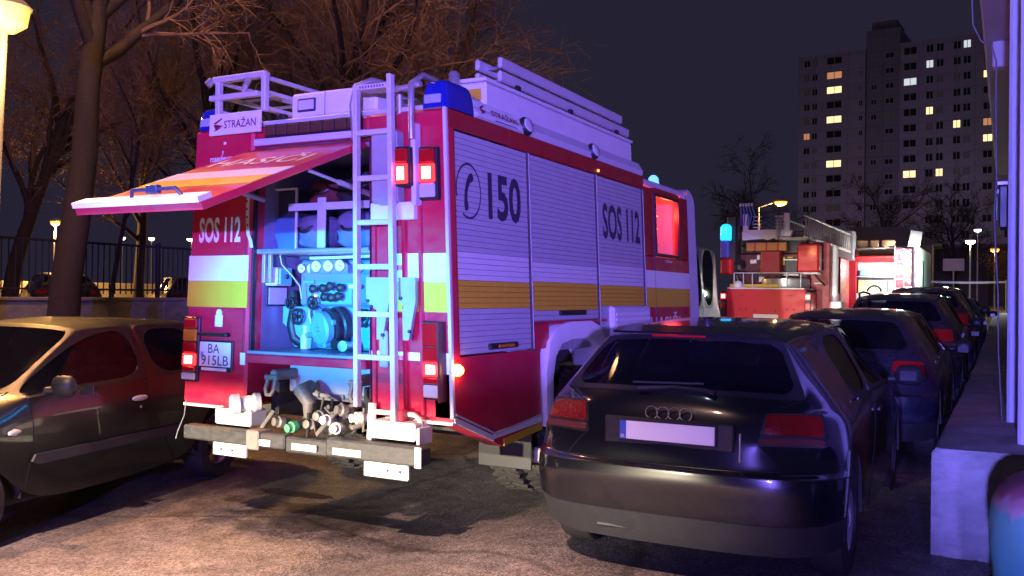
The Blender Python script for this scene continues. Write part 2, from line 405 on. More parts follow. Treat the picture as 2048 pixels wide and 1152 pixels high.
def painted_material():
    m = bpy.data.materials.new('painted_concrete'); m.use_nodes = True
    n = m.node_tree.nodes; L = m.node_tree.links; b = n['Principled BSDF']; b.inputs['Roughness'].default_value = .8
    tc = n.new('ShaderNodeTexCoord'); sp = n.new('ShaderNodeSeparateXYZ'); L.new(tc.outputs['Object'], sp.inputs[0])
    t = n.new('ShaderNodeTexNoise'); t.inputs['Scale'].default_value = 9; t.inputs['Detail'].default_value = 6; L.new(tc.outputs['Object'], t.inputs[0])
    a = n.new('ShaderNodeMath'); a.operation = 'MULTIPLY_ADD'; a.inputs[1].default_value = .14; L.new(t.outputs['Fac'], a.inputs[0]); L.new(sp.outputs[2], a.inputs[2])
    cr = n.new('ShaderNodeValToRGB'); e = cr.color_ramp.elements
    e[0].position = 0; e[0].color = (.02, .15, .15, 1); e[1].position = 1; e[1].color = (.14, .03, .05, 1)
    for p, c in ((.48, (.03, .18, .16, 1)), (.73, (.07, .23, .18, 1)), (.765, (.26, .16, .18, 1)), (.81, (.18, .05, .07, 1))):
        q = e.new(p); q.color = c
    L.new(a.outputs[0], cr.inputs[0]); L.new(cr.outputs[0], b.inputs['Base Color'])
    bp = n.new('ShaderNodeBump'); bp.inputs['Strength'].default_value = .6; bp.inputs['Distance'].default_value = .02; L.new(t.outputs['Fac'], bp.inputs['Height']); L.new(bp.outputs[0], b.inputs['Normal'])
    return m
PAINTED = painted_material()
pb = thing('painted_block', 'rounded concrete block painted teal with a red top, bottom right corner', 'concrete block', (.40, 4.55, 0))
rows = []
for k in range(13):
    t = k / 12
    if t < .6: z = .78 * t / .6 * .82; s_ = 1.0 - .02 * math.sin(t * 9)
    else:
        q = (t - .6) / .4 * math.pi / 2; z = .64 + .17 * math.sin(q); s_ = .55 + .45 * math.cos(q)
    rows.append([V((.42 * s_ * math.copysign(abs(math.cos(a)) ** .6, math.cos(a)) + .008 * math.sin(7 * a + k), .32 * s_ * math.copysign(abs(math.sin(a)) ** .6, math.sin(a)), z)) for a in [6.2832 * q / 32 for q in range(32)]])
mb = MB().grid(rows, closed=True); mb.f.append(tuple(range(12 * 32, 13 * 32))); mb.build('block_body', PAINTED, pb, 60)

PLAST = mat('building_plaster', (.50, .49, .56), .8, 0, .1, 1.5, bump=.2, bscale=40)
PLASTD = mat('building_recess', (.10, .10, .12), .8, 0, .2, 3)
bd = thing('residential_building', 'pale plastered building with overhanging upper floor along the right edge', 'building', (0, 7, 0), R(-.45))
box('overhang', PLAST, bd, -.21, 5, -.6, 17, 4.5, 4.72, b=.02)
box('upper_wall', PLAST, bd, -.17, 5, -.46, 16.9, 4.725, 12, b=.02)
box('pillar', PLAST, bd, .052, .5, .7, 1.15, 0, 4.495, b=.02)
box('pillar', PLAST, bd, .115, .62, -.46, -.05, .3, 4.495, b=.02)
box('ground_floor_wall', PLAST, bd, .62, 5, 1.2, 16.6, 0, 4.495, b=.02)
box('cross_beam', PLAST, bd, -.12, .6, 4.6, 4.85, 4.2, 4.495, b=.015)
for y in (4.7, 9, 13.2): box('pillar', PLAST, bd, .12, .5, y, y + .4, 0, 4.495, b=.02)
bx = box('lamp_housing', BLK, bd, -.01, .05, .72, .98, 2.10, 2.42, b=.01)
box('housing_cap', WPAINT, bx, -.03, .049, .70, 1.0, 2.422, 2.45, b=.005)
sg = thing('small_sign', 'small pale green sign fixed to the pillar on the right', 'sign', (0.02, 8.9, 2.42), R(-.45))
box('sign_plate', mat('sign_green', (.25, .55, .42), .5, 0, .1, 9), sg, -.045, .045, 0, .02, -.17, .17, b=.004)
box('sign_bracket', ALU, sg, .045, .08, .004, .016, -.02, .02, b=.002)
cbm = mat('cable_grey', (.09, .09, .10), .6)
cb = tube('loose_cable', cbm, None, [(-.215, 7.6, 4.75), (-.215, 7.6, 4.45), (-.20, 7.6, 3.95), (-.185, 7.62, 3.62), (-.13, 7.66, 3.50), (-.06, 7.68, 3.46), (-.03, 7.7, 3.35), (-.028, 7.7, 2.9), (-.02, 7.7, 2.45), (-.035, 7.7, 2.2), (-.02, 7.7, 1.9), (-.005, 7.72, 1.6), (.0, 7.72, 1.2), (.03, 7.74, .64)], .006, 6)
tag(cb, 'thin grey cable hanging down from the overhang on the right', 'cable')

# ------------------------------------------------------------------ tower block far away
TOW = mat('tower_panels', (.42, .35, .46), .9, 0, .08, .4)
TOW2 = mat('tower_core_panels', (.28, .24, .32), .9, 0, .08, .4)
for m_ in (TOW, TOW2):
    n_ = m_.node_tree.nodes; L_ = m_.node_tree.links; b_ = n_['Principled BSDF']; src_ = b_.inputs['Base Color'].links[0].from_socket
    tc_ = n_.new('ShaderNodeTexCoord'); mp_ = n_.new('ShaderNodeMapping'); mp_.inputs['Rotation'].default_value = (R(90), 0, 0); L_.new(tc_.outputs['Object'], mp_.inputs[0])
    br_ = n_.new('ShaderNodeTexBrick'); br_.offset = 0; br_.inputs['Scale'].default_value = 1; br_.inputs['Brick Width'].default_value = 3.1; br_.inputs['Row Height'].default_value = 2.83; br_.inputs['Mortar Size'].default_value = .05
    br_.inputs['Color1'].default_value = (.9, .9, .9, 1); br_.inputs['Color2'].default_value = (1, 1, 1, 1); br_.inputs['Mortar'].default_value = (.6, .6, .6, 1); L_.new(mp_.outputs[0], br_.inputs[0])
    mx_ = n_.new('ShaderNodeMix'); mx_.data_type = 'RGBA'; mx_.blend_type = 'MULTIPLY'; mx_.inputs[0].default_value = 1; L_.new(src_, mx_.inputs[6]); L_.new(br_.outputs[0], mx_.inputs[7]); L_.new(mx_.outputs[2], b_.inputs['Base Color'])
WFR = mat('window_frame_pale', (.40, .38, .38), .7)
WDK = mat('window_dark', (.015, .015, .022), .15)
WCUR = mat('window_curtain', (.25, .23, .22), .8)
WL1 = mat('window_lit_warm', (.5, .4, .3), .6, 0, emit=(1, .74, .36), es=1.5)
WL2 = mat('window_lit_white', (.5, .5, .5), .6, 0, emit=(.85, .92, .95), es=.75)
WL3 = mat('window_lit_orange', (.5, .3, .2), .6, 0, emit=(1, .42, .18), es=.5)
tw = thing('tower_block', 'tall panel apartment tower with scattered lit windows in the background', 'building', (-34.8, 183, 0), R(-5))
box('wing', TOW, tw, 0, 12.4, 0, 14, 0, 48.8, b=0)
cw = box('stair_core', TOW2, tw, 12.42, 18.4, .5, 14, 0, 52.2, b=0)
box('roof_hut', TOW2, cw, 13.2, 17.6, 1.5, 9, 52.2, 54, b=0)
box('wing', TOW, tw, 18.42, 48, 0, 14, 0, 49.0, b=0)
for z in range(0, 18):
    pass
wmesh = {}
def tower_window(u, z, w, h, kind):
    key = (w, h)
    if key not in wmesh:
        t = .10
        f = MB().box(0, w, -.06, .0, 0, t).box(0, w, -.06, 0, h - t, h).box(0, t, -.06, 0, t, h - t).box(w - t, w, -.06, 0, t, h - t).box(w / 2 - .05, w / 2 + .05, -.06, 0, t, h - t).build('window', WFR)
        p = MB().box(t, w - t, -.03, -.004, t, h - t).build('pane', None)
        wmesh[key] = (f.data, p.data); bpy.data.objects.remove(f); bpy.data.objects.remove(p)
    f = link('window', wmesh[key][0], WFR, tw); f.location = (u, 0 if not 12.4 < u < 18.4 else .5, z)
    p = bpy.data.objects.new('pane', wmesh[key][1]); COL.objects.link(p)
    if not p.data.materials: p.data.materials.append(WDK)
    p.material_slots[0].link = 'OBJECT'; p.material_slots[0].material = kind; p.parent = f
LIT = {('A', 5): WL3, ('B', 1): WL3, ('B', 2): WL1, ('B', 4): WL1, ('B', 7): WL1, ('R1', 2): WL2, ('R1', 8): WL1, ('R2', 1): WL2, ('R2', 4): WL1, ('R2b', 8): WL1, ('R3b', 0): WL2, ('R3', 5): WL1, ('R4', 2): WL1, ('R4', 5): WL3, ('R4', 6): WL1}
random.seed(21)
for cname, u, w, h in (('A', 1.0, 1.25, 1.35), ('Ab', 2.55, 1.1, 1.35), ('B', 5.3, 2.9, 1.45), ('S', 11.2, .8, 1.1), ('C1', 13.3, 1.1, 1.1), ('C2', 15.8, 1.6, 1.1), ('R1', 19.1, 2.3, 1.45), ('R2', 22.9, 1.3, 1.5), ('R2b', 24.6, 1.3, 1.5), ('R3', 27.4, 1.3, 1.5), ('R3b', 29.0, 1.3, 1.5), ('R4', 32.2, 1.6, 1.4), ('R5', 35.6, 1.3, 1.5)):
    for r in range(13):
        z = 46.7 - 2.83 * r
        if cname[0] == 'S' and r == 0: continue
        k = LIT.get((cname, r)) or random.choice((WDK, WDK, WDK, WCUR))
        tower_window(u, z - (.1 if k else 0), w, h, k)

# low pavilion roof and dark garages beyond the trucks
ROOFM = mat('pavilion_roof', (.20, .18, .19), .9, 0, .2, 1)
pv = thing('pavilion', 'low dark pavilion with shallow hipped roof behind the far fire engine', 'building', (-6.6, 62, .9), R(2))
box('wall', mat('pavilion_wall', (.16, .15, .16), .9, 0, .2, 2), pv, -3, 3, -2.5, 2.5, 0, 4.0, b=0)
MB().add([(-3.5, -3, 4.0), (3.5, -3, 4.0), (3.5, 3, 4.0), (-3.5, 3, 4.0), (-1.6, 0, 5.3), (1.2, 0, 5.3)], [(0, 1, 5, 4), (1, 2, 5), (2, 3, 4, 5), (3, 0, 4), (3, 2, 1, 0)]).build('roof', ROOFM, pv)
gr = thing('garage_row', 'dark low garage row closing the far end of the street', 'building', (3, 92, 1.2), R(-3))
box('wall', mat('garage_wall', (.10, .095, .11), .9, 0, .2, 1), gr, -13, 14, 0, 6, 0, 5.2, b=0)
box('roof_slab', ROOFM, gr, -13.3, 14.3, -.4, 6.2, 5.203, 5.5, b=0)
gd = MB().box(-1.2, 1.2, -.05, -.004, 0, 2.3, b=.02).build('garage_door', None); gdm = gd.data; bpy.data.objects.remove(gd)
for i in range(8): link('garage_door', gdm, mat('garage_door_grey', (.14, .13, .15), .7), gr).location = (-11 + i * 3, 0, 0)

# ------------------------------------------------------------------ street lamps
def street_lamp(label, base, top, head_dir, energy, color, emitmat, post_r=.06, head=(.34, .16, .10), post_mat=ALUP, group='street lamps'):
    base = V(base); top = V(top); hd = V(head_dir)
    t = thing('street_lamp', label, 'street lamp', base, 0, group)
    rel = top - base
    tube('post', post_mat, t, [(0, 0, -.02), rel * .5, rel], [post_r * 1.25, post_r, post_r * .75], 12)
    if hd.length > .3:
        pts = [rel + hd * q + V((0, 0, .25 * math.sin(q * 1.57))) for q in (0, .35, .7, 1)]
        tube('arm', post_mat, t, pts, post_r * .55, 8); c = pts[-1]
    else: c = rel + hd + V((0, 0, .12))
    a, b, d = head
    hs = MB().lathe([(a * .25, .12), (a * .7, .10), (a, .02), (a * .95, 0)], c, (0, 0, 1), 16).build('lamp_hood', post_mat, t, 40)
    MB().lathe([(a * .9, -.004), (a * .8, -d), (a * .4, -d * 1.5), (.01, -d * 1.6)], c, (0, 0, 1), 16).build('lamp_glass', emitmat, t, 40)
    if energy:
        l = light('lamp_or_added_light', 'POINT', c + V((0, 0, -d * 1.6 - .12)), energy, color, .12); l.parent = t
    return t
SOD = (1, .50, .14)
street_lamp('tall street lamp with glowing orange head, top left corner', (-9.6, 5.95, 0), (-9.42, 6.0, 4.42), (.03, 0, 0), 0, SOD, SODIUM, .055, (.26, .2, .16), GREY)
light('lamp_or_added_light', 'POINT', (-8.95, 5.75, 4.0), 170, SOD, .12)
light('lamp_or_added_light', 'SPOT', (-8.95, 5.8, 3.95), 650, SOD, .14, (-7.2, 4.6, 0), R(120), .6)
street_lamp('street lamp with glowing orange head above the ladder truck', (-10.4, 45, .6), (-10.4, 45, 6.0), (1.05, 0, 0), 420, SOD, SODIUM, .05, (.34, .2, .12))
street_lamp('small white lamp on a slim post beyond the fence, far left', (-40, 28.7, .6), (-40, 28.7, 5.9), (.5, .2, 0), 1400, (1, .62, .25), LITWHT, .05, (.25, .2, .08))
for k, (dx, dy) in enumerate(((0, 0), (1.8, .2), (4.3, .3), (8.2, .3))):
    street_lamp('far street lamp glowing beyond the car park, %s of four in a row' % ('leftmost', 'second from left', 'third from left', 'rightmost')[k], (-62.5 + dx, 50 + dx * .75, .6), (-62.5 + dx, 50 + dx * .75, 5.7), (0, 0, 0), 0, SOD, mat('far_lamp_warm', (.8, .7, .5), .4, emit=(1, .74, .45), es=9), .05, (.26 if k != 2 else .42, .2, .14))
street_lamp('slim white street lamp at the far end of the street', (-1.5, 60, .9), (-1.5, 60, 5.0), (0, 0, 0), 150, (1, .85, .6), mat('far_lamp_white', (.8, .8, .7), .4, emit=(1, .85, .6), es=8), .05, (.3, .2, .14))
street_lamp('small cold street lamp behind the slim one at the street end', (-1.4, 75, 1.2), (-1.4, 75, 6.7), (0, 0, 0), 0, (1, 1, 1), mat('far_lamp_cold', (.8, .8, .8), .4, emit=(.8, .85, 1), es=6), .05, (.28, .2, .12))
street_lamp('orange street lamp half hidden in the bush at the street end', (-.25, 68, 1.1), (-.25, 68, 4.9), (0, 0, 0), 260, SOD, SODIUM, .05, (.3, .2, .14))

# ------------------------------------------------------------------ bare trees
def tree(label, base, h, r, lean=(0, 0), seed=1, limbs=8, sub=(7, 6, 6), size=3.2, droop=.0, start=.45, group='bare trees', twig_r=.008, bias=None, tm=None):
    rnd = random.Random(seed)
    t = thing('bare_tree', label, 'tree', base, 0, group)
    wood = MB(); crown = MB()
    def rdir(d, ang):
        a = d.orthogonal().normalized(); b = d.cross(a); q = rnd.uniform(0, 6.2832)
        return (d * math.cos(ang) + (a * math.cos(q) + b * math.sin(q)) * math.sin(ang)).normalized()
    def walk(p, d, L, r0, segs, wob, up):
        pts = [p.copy()]; ds = [d.copy()]
        for i in range(segs):
            d = (d + V((rnd.uniform(-wob, wob), rnd.uniform(-wob, wob), rnd.uniform(-wob, wob) + up))).normalized()
            p = p + d * (L / segs); pts.append(p.copy()); ds.append(d.copy())
        return pts, ds
    tp, td = walk(V((0, 0, -.1)), V((lean[0], lean[1], 1)).normalized(), h, r, 8, .08, .02)
    wood.tube(tp, [r * (1.25 if i == 0 else 1 - .07 * i) for i in range(9)], 12)
    def rec(p, d, L, rr, lev):
        segs = (7, 6, 5, 4)[lev]
        pts, ds = walk(p, d, L, rr, segs, (.16, .22, .28, .32)[lev], (.05, .03, .0, -.02)[lev] - droop)
        rs = [rr * (1 - .72 * i / segs) for i in range(segs + 1)]
        (wood if lev == 0 else crown).tube(pts, rs, (8, 5, 4, 3)[lev], cap=False)
        if lev == 3: return
        for k in range(sub[lev]):
            q = rnd.uniform(.22, 1.0) * segs; i = min(int(q), segs - 1); f = q - i
            pp = pts[i].lerp(pts[i + 1], f)
            rec(pp, rdir(ds[i], rnd.uniform(.4, 1.0)), L * rnd.uniform(.42, .62), max(twig_r * (1.2 - .2 * lev), rr * .42 * (1 - .5 * q / segs)), lev + 1)
    for k in range(limbs):
        q = (start + (1 - start) * (k + .5) / limbs) * 8; i = min(int(q), 7)
        pp = tp[i].lerp(tp[i + 1], q - i)
        d = rdir(td[i], rnd.uniform(.45, .95) if k < limbs - 1 else .1)
        if bias is not None: d = (d + V(bias) * .5).normalized()
        if d.z < .05: d.z = .15; d.normalize()
        rec(pp, d, size * rnd.uniform(.8, 1.2), r * .42, 0)
    wood.build('trunk', BARK, t, 60, fix=False)
    crown.build('crown', tm or TWIG, t, 0, fix=False)
    return t
tree('big bare tree with dark leaning trunk in front of the retaining wall, far left', (-12.45, 8.75, 0), 7.4, .25, (.22, .12), 4, 11, (9, 8, 7), 3.1, start=.66, twig_r=.006)
tree('bare tree with wide branches rising behind the fire engine roof', (-13.6, 17.2, .5), 6.2, .24, (.04, 0), 9, 10, (9, 8, 7), 4.2, start=.4, bias=(.7, -.1, .1))
tree('slim young bare tree just beyond the railing, left', (-15.4, 12.0, .6), 4.6, .055, (.09, .03), 15, 7, (6, 5, 4), 1.8, start=.5, twig_r=.006)
tree('bare tree behind the railing, between leaning tree and fire engine', (-18.5, 17.5, .6), 6.8, .2, (0, .03), 23, 10, (9, 8, 7), 3.9, start=.35)
tree('tall bare tree beyond the car park wall on the far left', (-25, 13, .6), 7.5, .22, (.0, .0), 31, 9, (8, 7, 5), 4.2, start=.3, twig_r=.012)
tree('tall bare tree in the dark background above the open flap', (-29, 24, .6), 8.5, .22, (.0, .0), 37, 9, (8, 7, 5), 4.6, start=.3, twig_r=.014)
tree('bare tree in the dark below the tower, right of the orange lamp', (-8, 72, 1.2), 6, .2, (0, 0), 41, 8, (7, 7, 6), 3.6, start=.25, twig_r=.018, tm=TWIGSHADE)
tree('bare tree standing before the tower above the far garages', (-3, 80, 1.2), 6, .2, (.05, 0), 43, 8, (7, 7, 6), 3.6, start=.25, twig_r=.018, tm=TWIGSHADE)
tree('bare tree left of the tower behind the ladder truck', (-16, 70, 1.2), 6.5, .2, (0, 0), 47, 8, (7, 7, 6), 3.6, start=.25, twig_r=.018, tm=TWIGSHADE)
_src = [q for q in bpy.data.objects if q.name.startswith('bare_tree')]
for k, (si, lab, loc, rz, sc) in enumerate(((3, 'bare tree in the dark far left behind the street lamp', (-22, 8.5, .6), 1.0, 1.05), (1, 'bare tree far behind the car park, above the open flap handle', (-27, 17.5, .6), 2.0, 1.1), (3, 'bare tree behind the car park just left of the fire engine roof', (-22, 25, .6), 3.1, 1.1), (0, 'large bare tree far behind the fire engine roof ladder', (-21, 30, .6), 4.0, 1.25), (1, 'bare tree beyond the fire engine, its twigs reaching past the blue beacon', (-14, 24, .4), 5.0, 1.1))):
    c = copy_tree(_src[si]); c.location = loc; c.rotation_euler = (0, 0, rz); c.scale = (sc, sc, sc); c['label'] = lab
# small tree with dry hanging leaves next to the lamp, outside the left edge except for its twigs
def leafy(name, label, base, h, centres, n, col, seed, ls=.06):
    rnd = random.Random(seed)
    t = thing(name, label, 'tree', base, 0)
    mb = MB().tube([(0, 0, -.05), (.02, 0, h * .5), (0, .03, h)], [.07, .055, .03], 8)
    lf = MB()
    for (cx, cy, cz, rx, rz) in centres:
        mb.tube([(0, .02, min(h, cz * .8)), (cx * .5, cy * .5, cz * .95), (cx, cy, cz)], [.02, .014, .006], 5)
        for k in range(n):
            while True:
                p = V((rnd.uniform(-1, 1), rnd.uniform(-1, 1), rnd.uniform(-1, 1)))
                if p.length < 1: break
            p = V((cx + p.x * rx, cy + p.y * rx, cz + p.z * rz))
            a = V((rnd.uniform(-1, 1), rnd.uniform(-1, 1), rnd.uniform(-1.6, .2))).normalized(); b = a.orthogonal().normalized() * rnd.uniform(.3, .5)
            s_ = ls * rnd.uniform(.6, 1.3)
            lf.add([p, p + (a * .5 + b * .5) * s_, p + a * s_, p + (a * .5 - b * .5) * s_], [(0, 1, 2, 3)])
    mb.build('trunk', BARK, t, 60, fix=False); lf.build('crown', col, t, 0, fix=False)
    return t
DRYLEAF = mat('dry_leaf', (.20, .10, .05), .8, 0, .4, 9)
leafy('leafy_tree', 'twigs with dry brown leaves lit orange beside the lamp post, left edge', (-11.55, 6.15, 0), 4.5, [(.62, .40, 3.85, .25, .22), (.42, .32, 3.0, .22, .28), (.62, .38, 2.78, .20, .2), (-.4, 0, 4.2, .5, .4), (-.3, .2, 3.2, .4, .4)], 200, DRYLEAF, 5)
leafy('leafy_bush', 'bush with leaves lit orange by a lamp at the street end', (.35, 66, 1.1), 3.0, [(-.5, 0, 3.3, 1.1, .6), (.4, .3, 3.5, 1.0, .7), (-.1, -.5, 2.5, 1.1, .7), (.6, 0, 2.2, 1.0, .8)], 260, mat('autumn_leaf', (.26, .12, .04), .8, 0, .4, 5), 6, .16)
# ------------------------------------------------------------------ wheels
def wheel(parent, c, r, w, side, spokes=5, rimr=.62, truck=False):
    """side = +1: outer face towards +x"""
    ax = V((side, 0, 0)); c = V(c)
    prof = [(r * rimr, -w / 2), (r * .90, -w / 2), (r * .975, -w * .42), (r, -w * .28), (r, w * .28), (r * .975, w * .42), (r * .90, w / 2), (r * rimr, w / 2), (r * rimr * .97, w * .3), (r * rimr * .97, -w / 2)]
    tw_ = MB().lathe(prof, c, ax, 40, cap=False)
    if truck:
        for k in range(36):
            t = 6.28318 * k / 36
            m = MX.Translation(c) @ MX.Rotation(t, 4, 'X')
            for s_, tilt in ((-1, .5), (1, -.5)):
                tw_.box(-w * .24, w * .24, -.022, .022, r - .012, r + .014, b=.004, m=m @ MX.Translation(V((s_ * w * .23, 0, 0))) @ MX.Rotation(tilt, 4, 'Z'))
    else:
        for q in (-.16, 0, .16):
            tw_.lathe([(r * 1.002, -w * .015), (r * .992, 0), (r * 1.002, w * .015)], c + ax * (w * q), ax, 32, cap=False)
    wo = tw_.build('wheel', RUB, parent, 35)
    rr = r * rimr
    mb = MB().lathe([(rr * .98, w * .30), (rr * .94, w * .42), (rr * .88, w * .36), (rr * .84, w * .1), (rr * .4, w * .08), (.01, w * .08)], c, ax, 32, cap=False)
    for k in range(spokes):
        t = 6.28318 * k / spokes
        m = MX.Translation(c) @ MX.Rotation(t, 4, 'X')
        x0, x1 = sorted((side * w * .10, side * w * .33))
        mb.box(x0, x1, -rr * .13, rr * .13, rr * .12, rr * .90, b=.008, m=m)
    mb.lathe([(rr * .26, w * .2), (rr * .26, w * .38), (rr * .1, w * .42), (.005, w * .42)], c, ax, 16, cap=False)
    mb.build('rim', RIM, wo, 35)
    return wo

# ------------------------------------------------------------------ the fire engine
FE = thing('fire_engine', 'large red and silver fire engine seen from behind with its rear flap open', 'fire engine', (-4.4, 5.1, 0))
WARP = lambda p: V((p.x * (1 - .038 * max(0, p.z - .7)), p.y, p.z))
xh = 1.25
# --- rear face
box('rear_panel', RED, FE, -xh, -.592, 0, .9, .68, 2.80, b=.02)
box('rear_panel', RED, FE, .542, xh, .02, .113, .71, 2.80, b=.02)
box('rear_header', RED, FE, -.59, .54, .03, .9, 2.64, 2.79, b=.01)
box('rear_sill', RED, FE, -.592, .542, -.01, .14, 1.02, 1.085, b=.008)
# white and yellow reflective bands on the rear
for x0, x1, y in ((-1.246, -.598, -.004), (.80, 1.246, .016)):
    box('reflective_stripe', WHT, FE, x0, x1, y, y + .008, 1.632, 1.825, b=0)
    box('reflective_stripe', YEL, FE, x0, x1, y, y + .008, 1.43, 1.63, b=0)
box('reflective_stripe', WHT, FE, .56, 1.0, .012, .022, 1.10, 1.155, b=0)
box('reflective_stripe', WHT, FE, 1.19, 1.246, .012, .022, 1.02, 1.16, b=0)
box('reflective_stripe', WHT, FE, -.65, -.60, -.006, .004, 1.0, 1.09, b=0)
# vertical ribs of the ladder recess on the right panel
for x in (.60, .77, .86, 1.0):
    box('panel_rib', RED, FE, x, x + .028, -.012, .03, .74, 2.15, b=.006)
box('seam', INK, FE, .570, .575, .008, .021, .75, 2.62, b=0)
box('seam', INK, FE, -.635, -.631, -.003, .003, 1.0, 2.62, b=0)
box('edge_trim', LGREY, FE, 1.225, 1.252, -.002, .03, .73, 2.80, b=.005)
# lettering and plates
text('lettering', 'SOS 112', INKW, FE, (-1.15, -.002, 1.925), (1, 0, 0), (0, 0, 1), .195, .455, bold=.028)
text('lettering', 'rosenbauer', INKW, FE, (-1.06, -.002, 2.545), (1, 0, 0), (0, 0, 1), .05, .25, bold=.025)
box('badge', INKW, FE, -.925, -.92, -.004, .002, 2.60, 2.63, b=0)
box('badge', INKW, FE, -.915, -.89, -.004, .002, 2.675, 2.695, b=0)
pl = box('license_plate', mat('plate_frame', (.03, .03, .035), .5), FE, -1.075, -.715, -.022, -.002, .935, 1.175, b=.012)
box('plate_face', mat('plate_white', (.78, .78, .80), .35), pl, -1.06, -.73, -.027, -.021, .975, 1.162, b=.002)
box('dealer_strip', INKW, pl, -1.035, -.77, -.026, -.0215, .942, .965, b=.001)
text('lettering', 'BA', INK, pl, (-.965, -.0285, 1.078), (1, 0, 0), (0, 0, 1), .07, .12, bold=-.0)
text('lettering', '915LB', INK, pl, (-1.035, -.0285, .985), (1, 0, 0), (0, 0, 1), .075, .285, bold=-.0)
box('coat_of_arms', mat('plate_crest', (.25, .3, .6), .5), pl, -1.045, -1.015, -.0285, -.027, 1.05, 1.085, b=0)
box('plate_lamp', BLK, FE, -1.08, -.76, -.05, -.001, 1.205, 1.235, b=.008)
st = box('weight_sticker', INKW, FE, -.93, -.85, -.006, -.001, 1.28, 1.37, b=.002)
MB().lathe([(.03, 0), (.03, .004)], (-.89, -.005, 1.385), (0, 1, 0), 14).build('sticker_top', INKW, st)
box('black_vent', BLK, FE, -1.09, -.96, -.012, -.002, 2.205, 2.27, b=.008)
for k in range(4): box('vent_mark', INKW, FE, -.93 + k * .018, -.925 + k * .018, -.004, -.001, 2.25, 2.28, b=0)
# --- lamp clusters
def cluster(x0, x1, z0, z1, cells, y=-.03, hood=BLK):
    h = box('lamp_cluster', hood, FE, x0 - .012, x1 + .012, y + .006, .01, z0 - .012, z1 + .012, b=.008)
    z = z1
    for m, dz in cells:
        box('lamp_lens', m, h, x0, x1, y - .014, y + .01, z - dz + .003, z - .003, b=.008)
        if m is LITRED: box('lamp_core', REDCORE, h, x0 + (x1 - x0) * .2, x1 - (x1 - x0) * .2, y - .0165, y - .008, z - dz * .82, z - dz * .18, b=.012)
        z -= dz
    return h
cluster(-1.235, -1.09, .86, 1.34, ((REDL, .08), (AMBER, .10), (REDL, .09), (LITRED, .10), (REDL, .05), (CLEARL, .06)))
cluster(1.035, 1.165, .86, 1.36, ((REDL, .16), (REDL, .10), (LITRED, .10), (REDL, .05), (CLEARL, .09)), y=-.02)
box('lamp_shroud', mat('shroud', (.10, .015, .02), .4), FE, 1.178, 1.20, -.075, .02, .84, 1.37, b=.005)
cluster(1.055, 1.185, 2.19, 2.52, ((REDL, .10), (LITRED, .13), (CLEARL, .10)), y=-.05)
cluster(.90, 1.005, 2.28, 2.52, ((REDL, .10), (LITRED, .14)), y=-.12)
MB().lathe([(.035, 0), (.04, .02), (.03, .045), (.005, .05)], (1.252, .05, 1.05), (1, -.4, 0), 16).build('side_marker_lamp', LITAMB, FE, 40)
# hazard lamps housings behind the ladder
box('equipment_housing', GREY, FE, .66, .89, -.10, .015, 2.16, 2.66, b=.02)
box('equipment_housing', LGREY, FE, .99, 1.03, -.07, .015, 2.14, 2.70, b=.01)
MB().prism([(.70, -.102, 2.30), (.86, -.102, 2.30), (.86, -.102, 2.15), (.74, -.102, 2.15)], (0, .05, 0)).build('bracket_plate', GREY, FE)
box('white_plate', WPAINT, FE, .62, 1.0, -.05, .012, 2.05, 2.17, b=.006)
# --- compartment shell
CH = mat('compartment_paint', (.24, .26, .40), .4, .2, .08, 6, dirt=.15)
box('compartment_wall', CH, FE, -.60, -.588, .145, 1.0, 1.05, 2.64, b=0)
box('compartment_wall', CH, FE, .535, .548, .145, 1.0, 1.05, 2.64, b=0)
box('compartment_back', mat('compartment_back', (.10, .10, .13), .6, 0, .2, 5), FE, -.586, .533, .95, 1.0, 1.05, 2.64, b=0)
box('compartment_floor', CH, FE, -.586, .533, .0, .949, 1.087, 1.11, b=.004)
box('compartment_roof', CH, FE, -.586, .533, .145, .949, 2.60, 2.636, b=0)
box('door_frame', BLK, FE, -.59, -.575, .02, .06, 1.11, 2.62, b=.003)
box('shelf', ALU, FE, -.585, .532, .06, .90, 1.835, 1.875, b=.006)
box('shelf', ALU, FE, -.585, .532, .40, .90, 2.195, 2.218, b=.004)
tube('shelf_rail', ALU, FE, [(-.52, .055, 1.85), (.53, .055, 1.862)], .014)
# left inner wall fittings
box('switch_box', LGREY, FE, -.585, -.46, .16, .34, 1.60, 1.74, b=.01)
sb = box('switch_plate', mat('switch_cyan', (.12, .52, .58), .4), FE, -.455, -.44, .18, .31, 1.61, 1.73, b=.004)
MB().lathe([(.012, 0), (.02, .01), (.012, .02)], (-.438, .245, 1.67), (1, 0, 0), 10).build('switch_knob', BLK, sb)
fr = box('frame_plate', INK, FE, -.586, -.575, .18, .42, 1.44, 1.60, b=.004)
box('frame_inset', LGREY, fr, -.576, -.571, .20, .40, 1.455, 1.585, b=.002)
tube('hose', BLK, FE, [(-.50, .40, 1.55), (-.46, .38, 1.45), (-.47, .36, 1.3), (-.44, .36, 1.2), (-.36, .42, 1.13)], .045, 10)
tube('wire', LGREY, FE, [(-.42, .15, 1.83), (-.41, .16, 1.76), (-.36, .22, 1.68), (-.33, .28, 1.60), (-.325, .3, 1.5)], .005, 6)
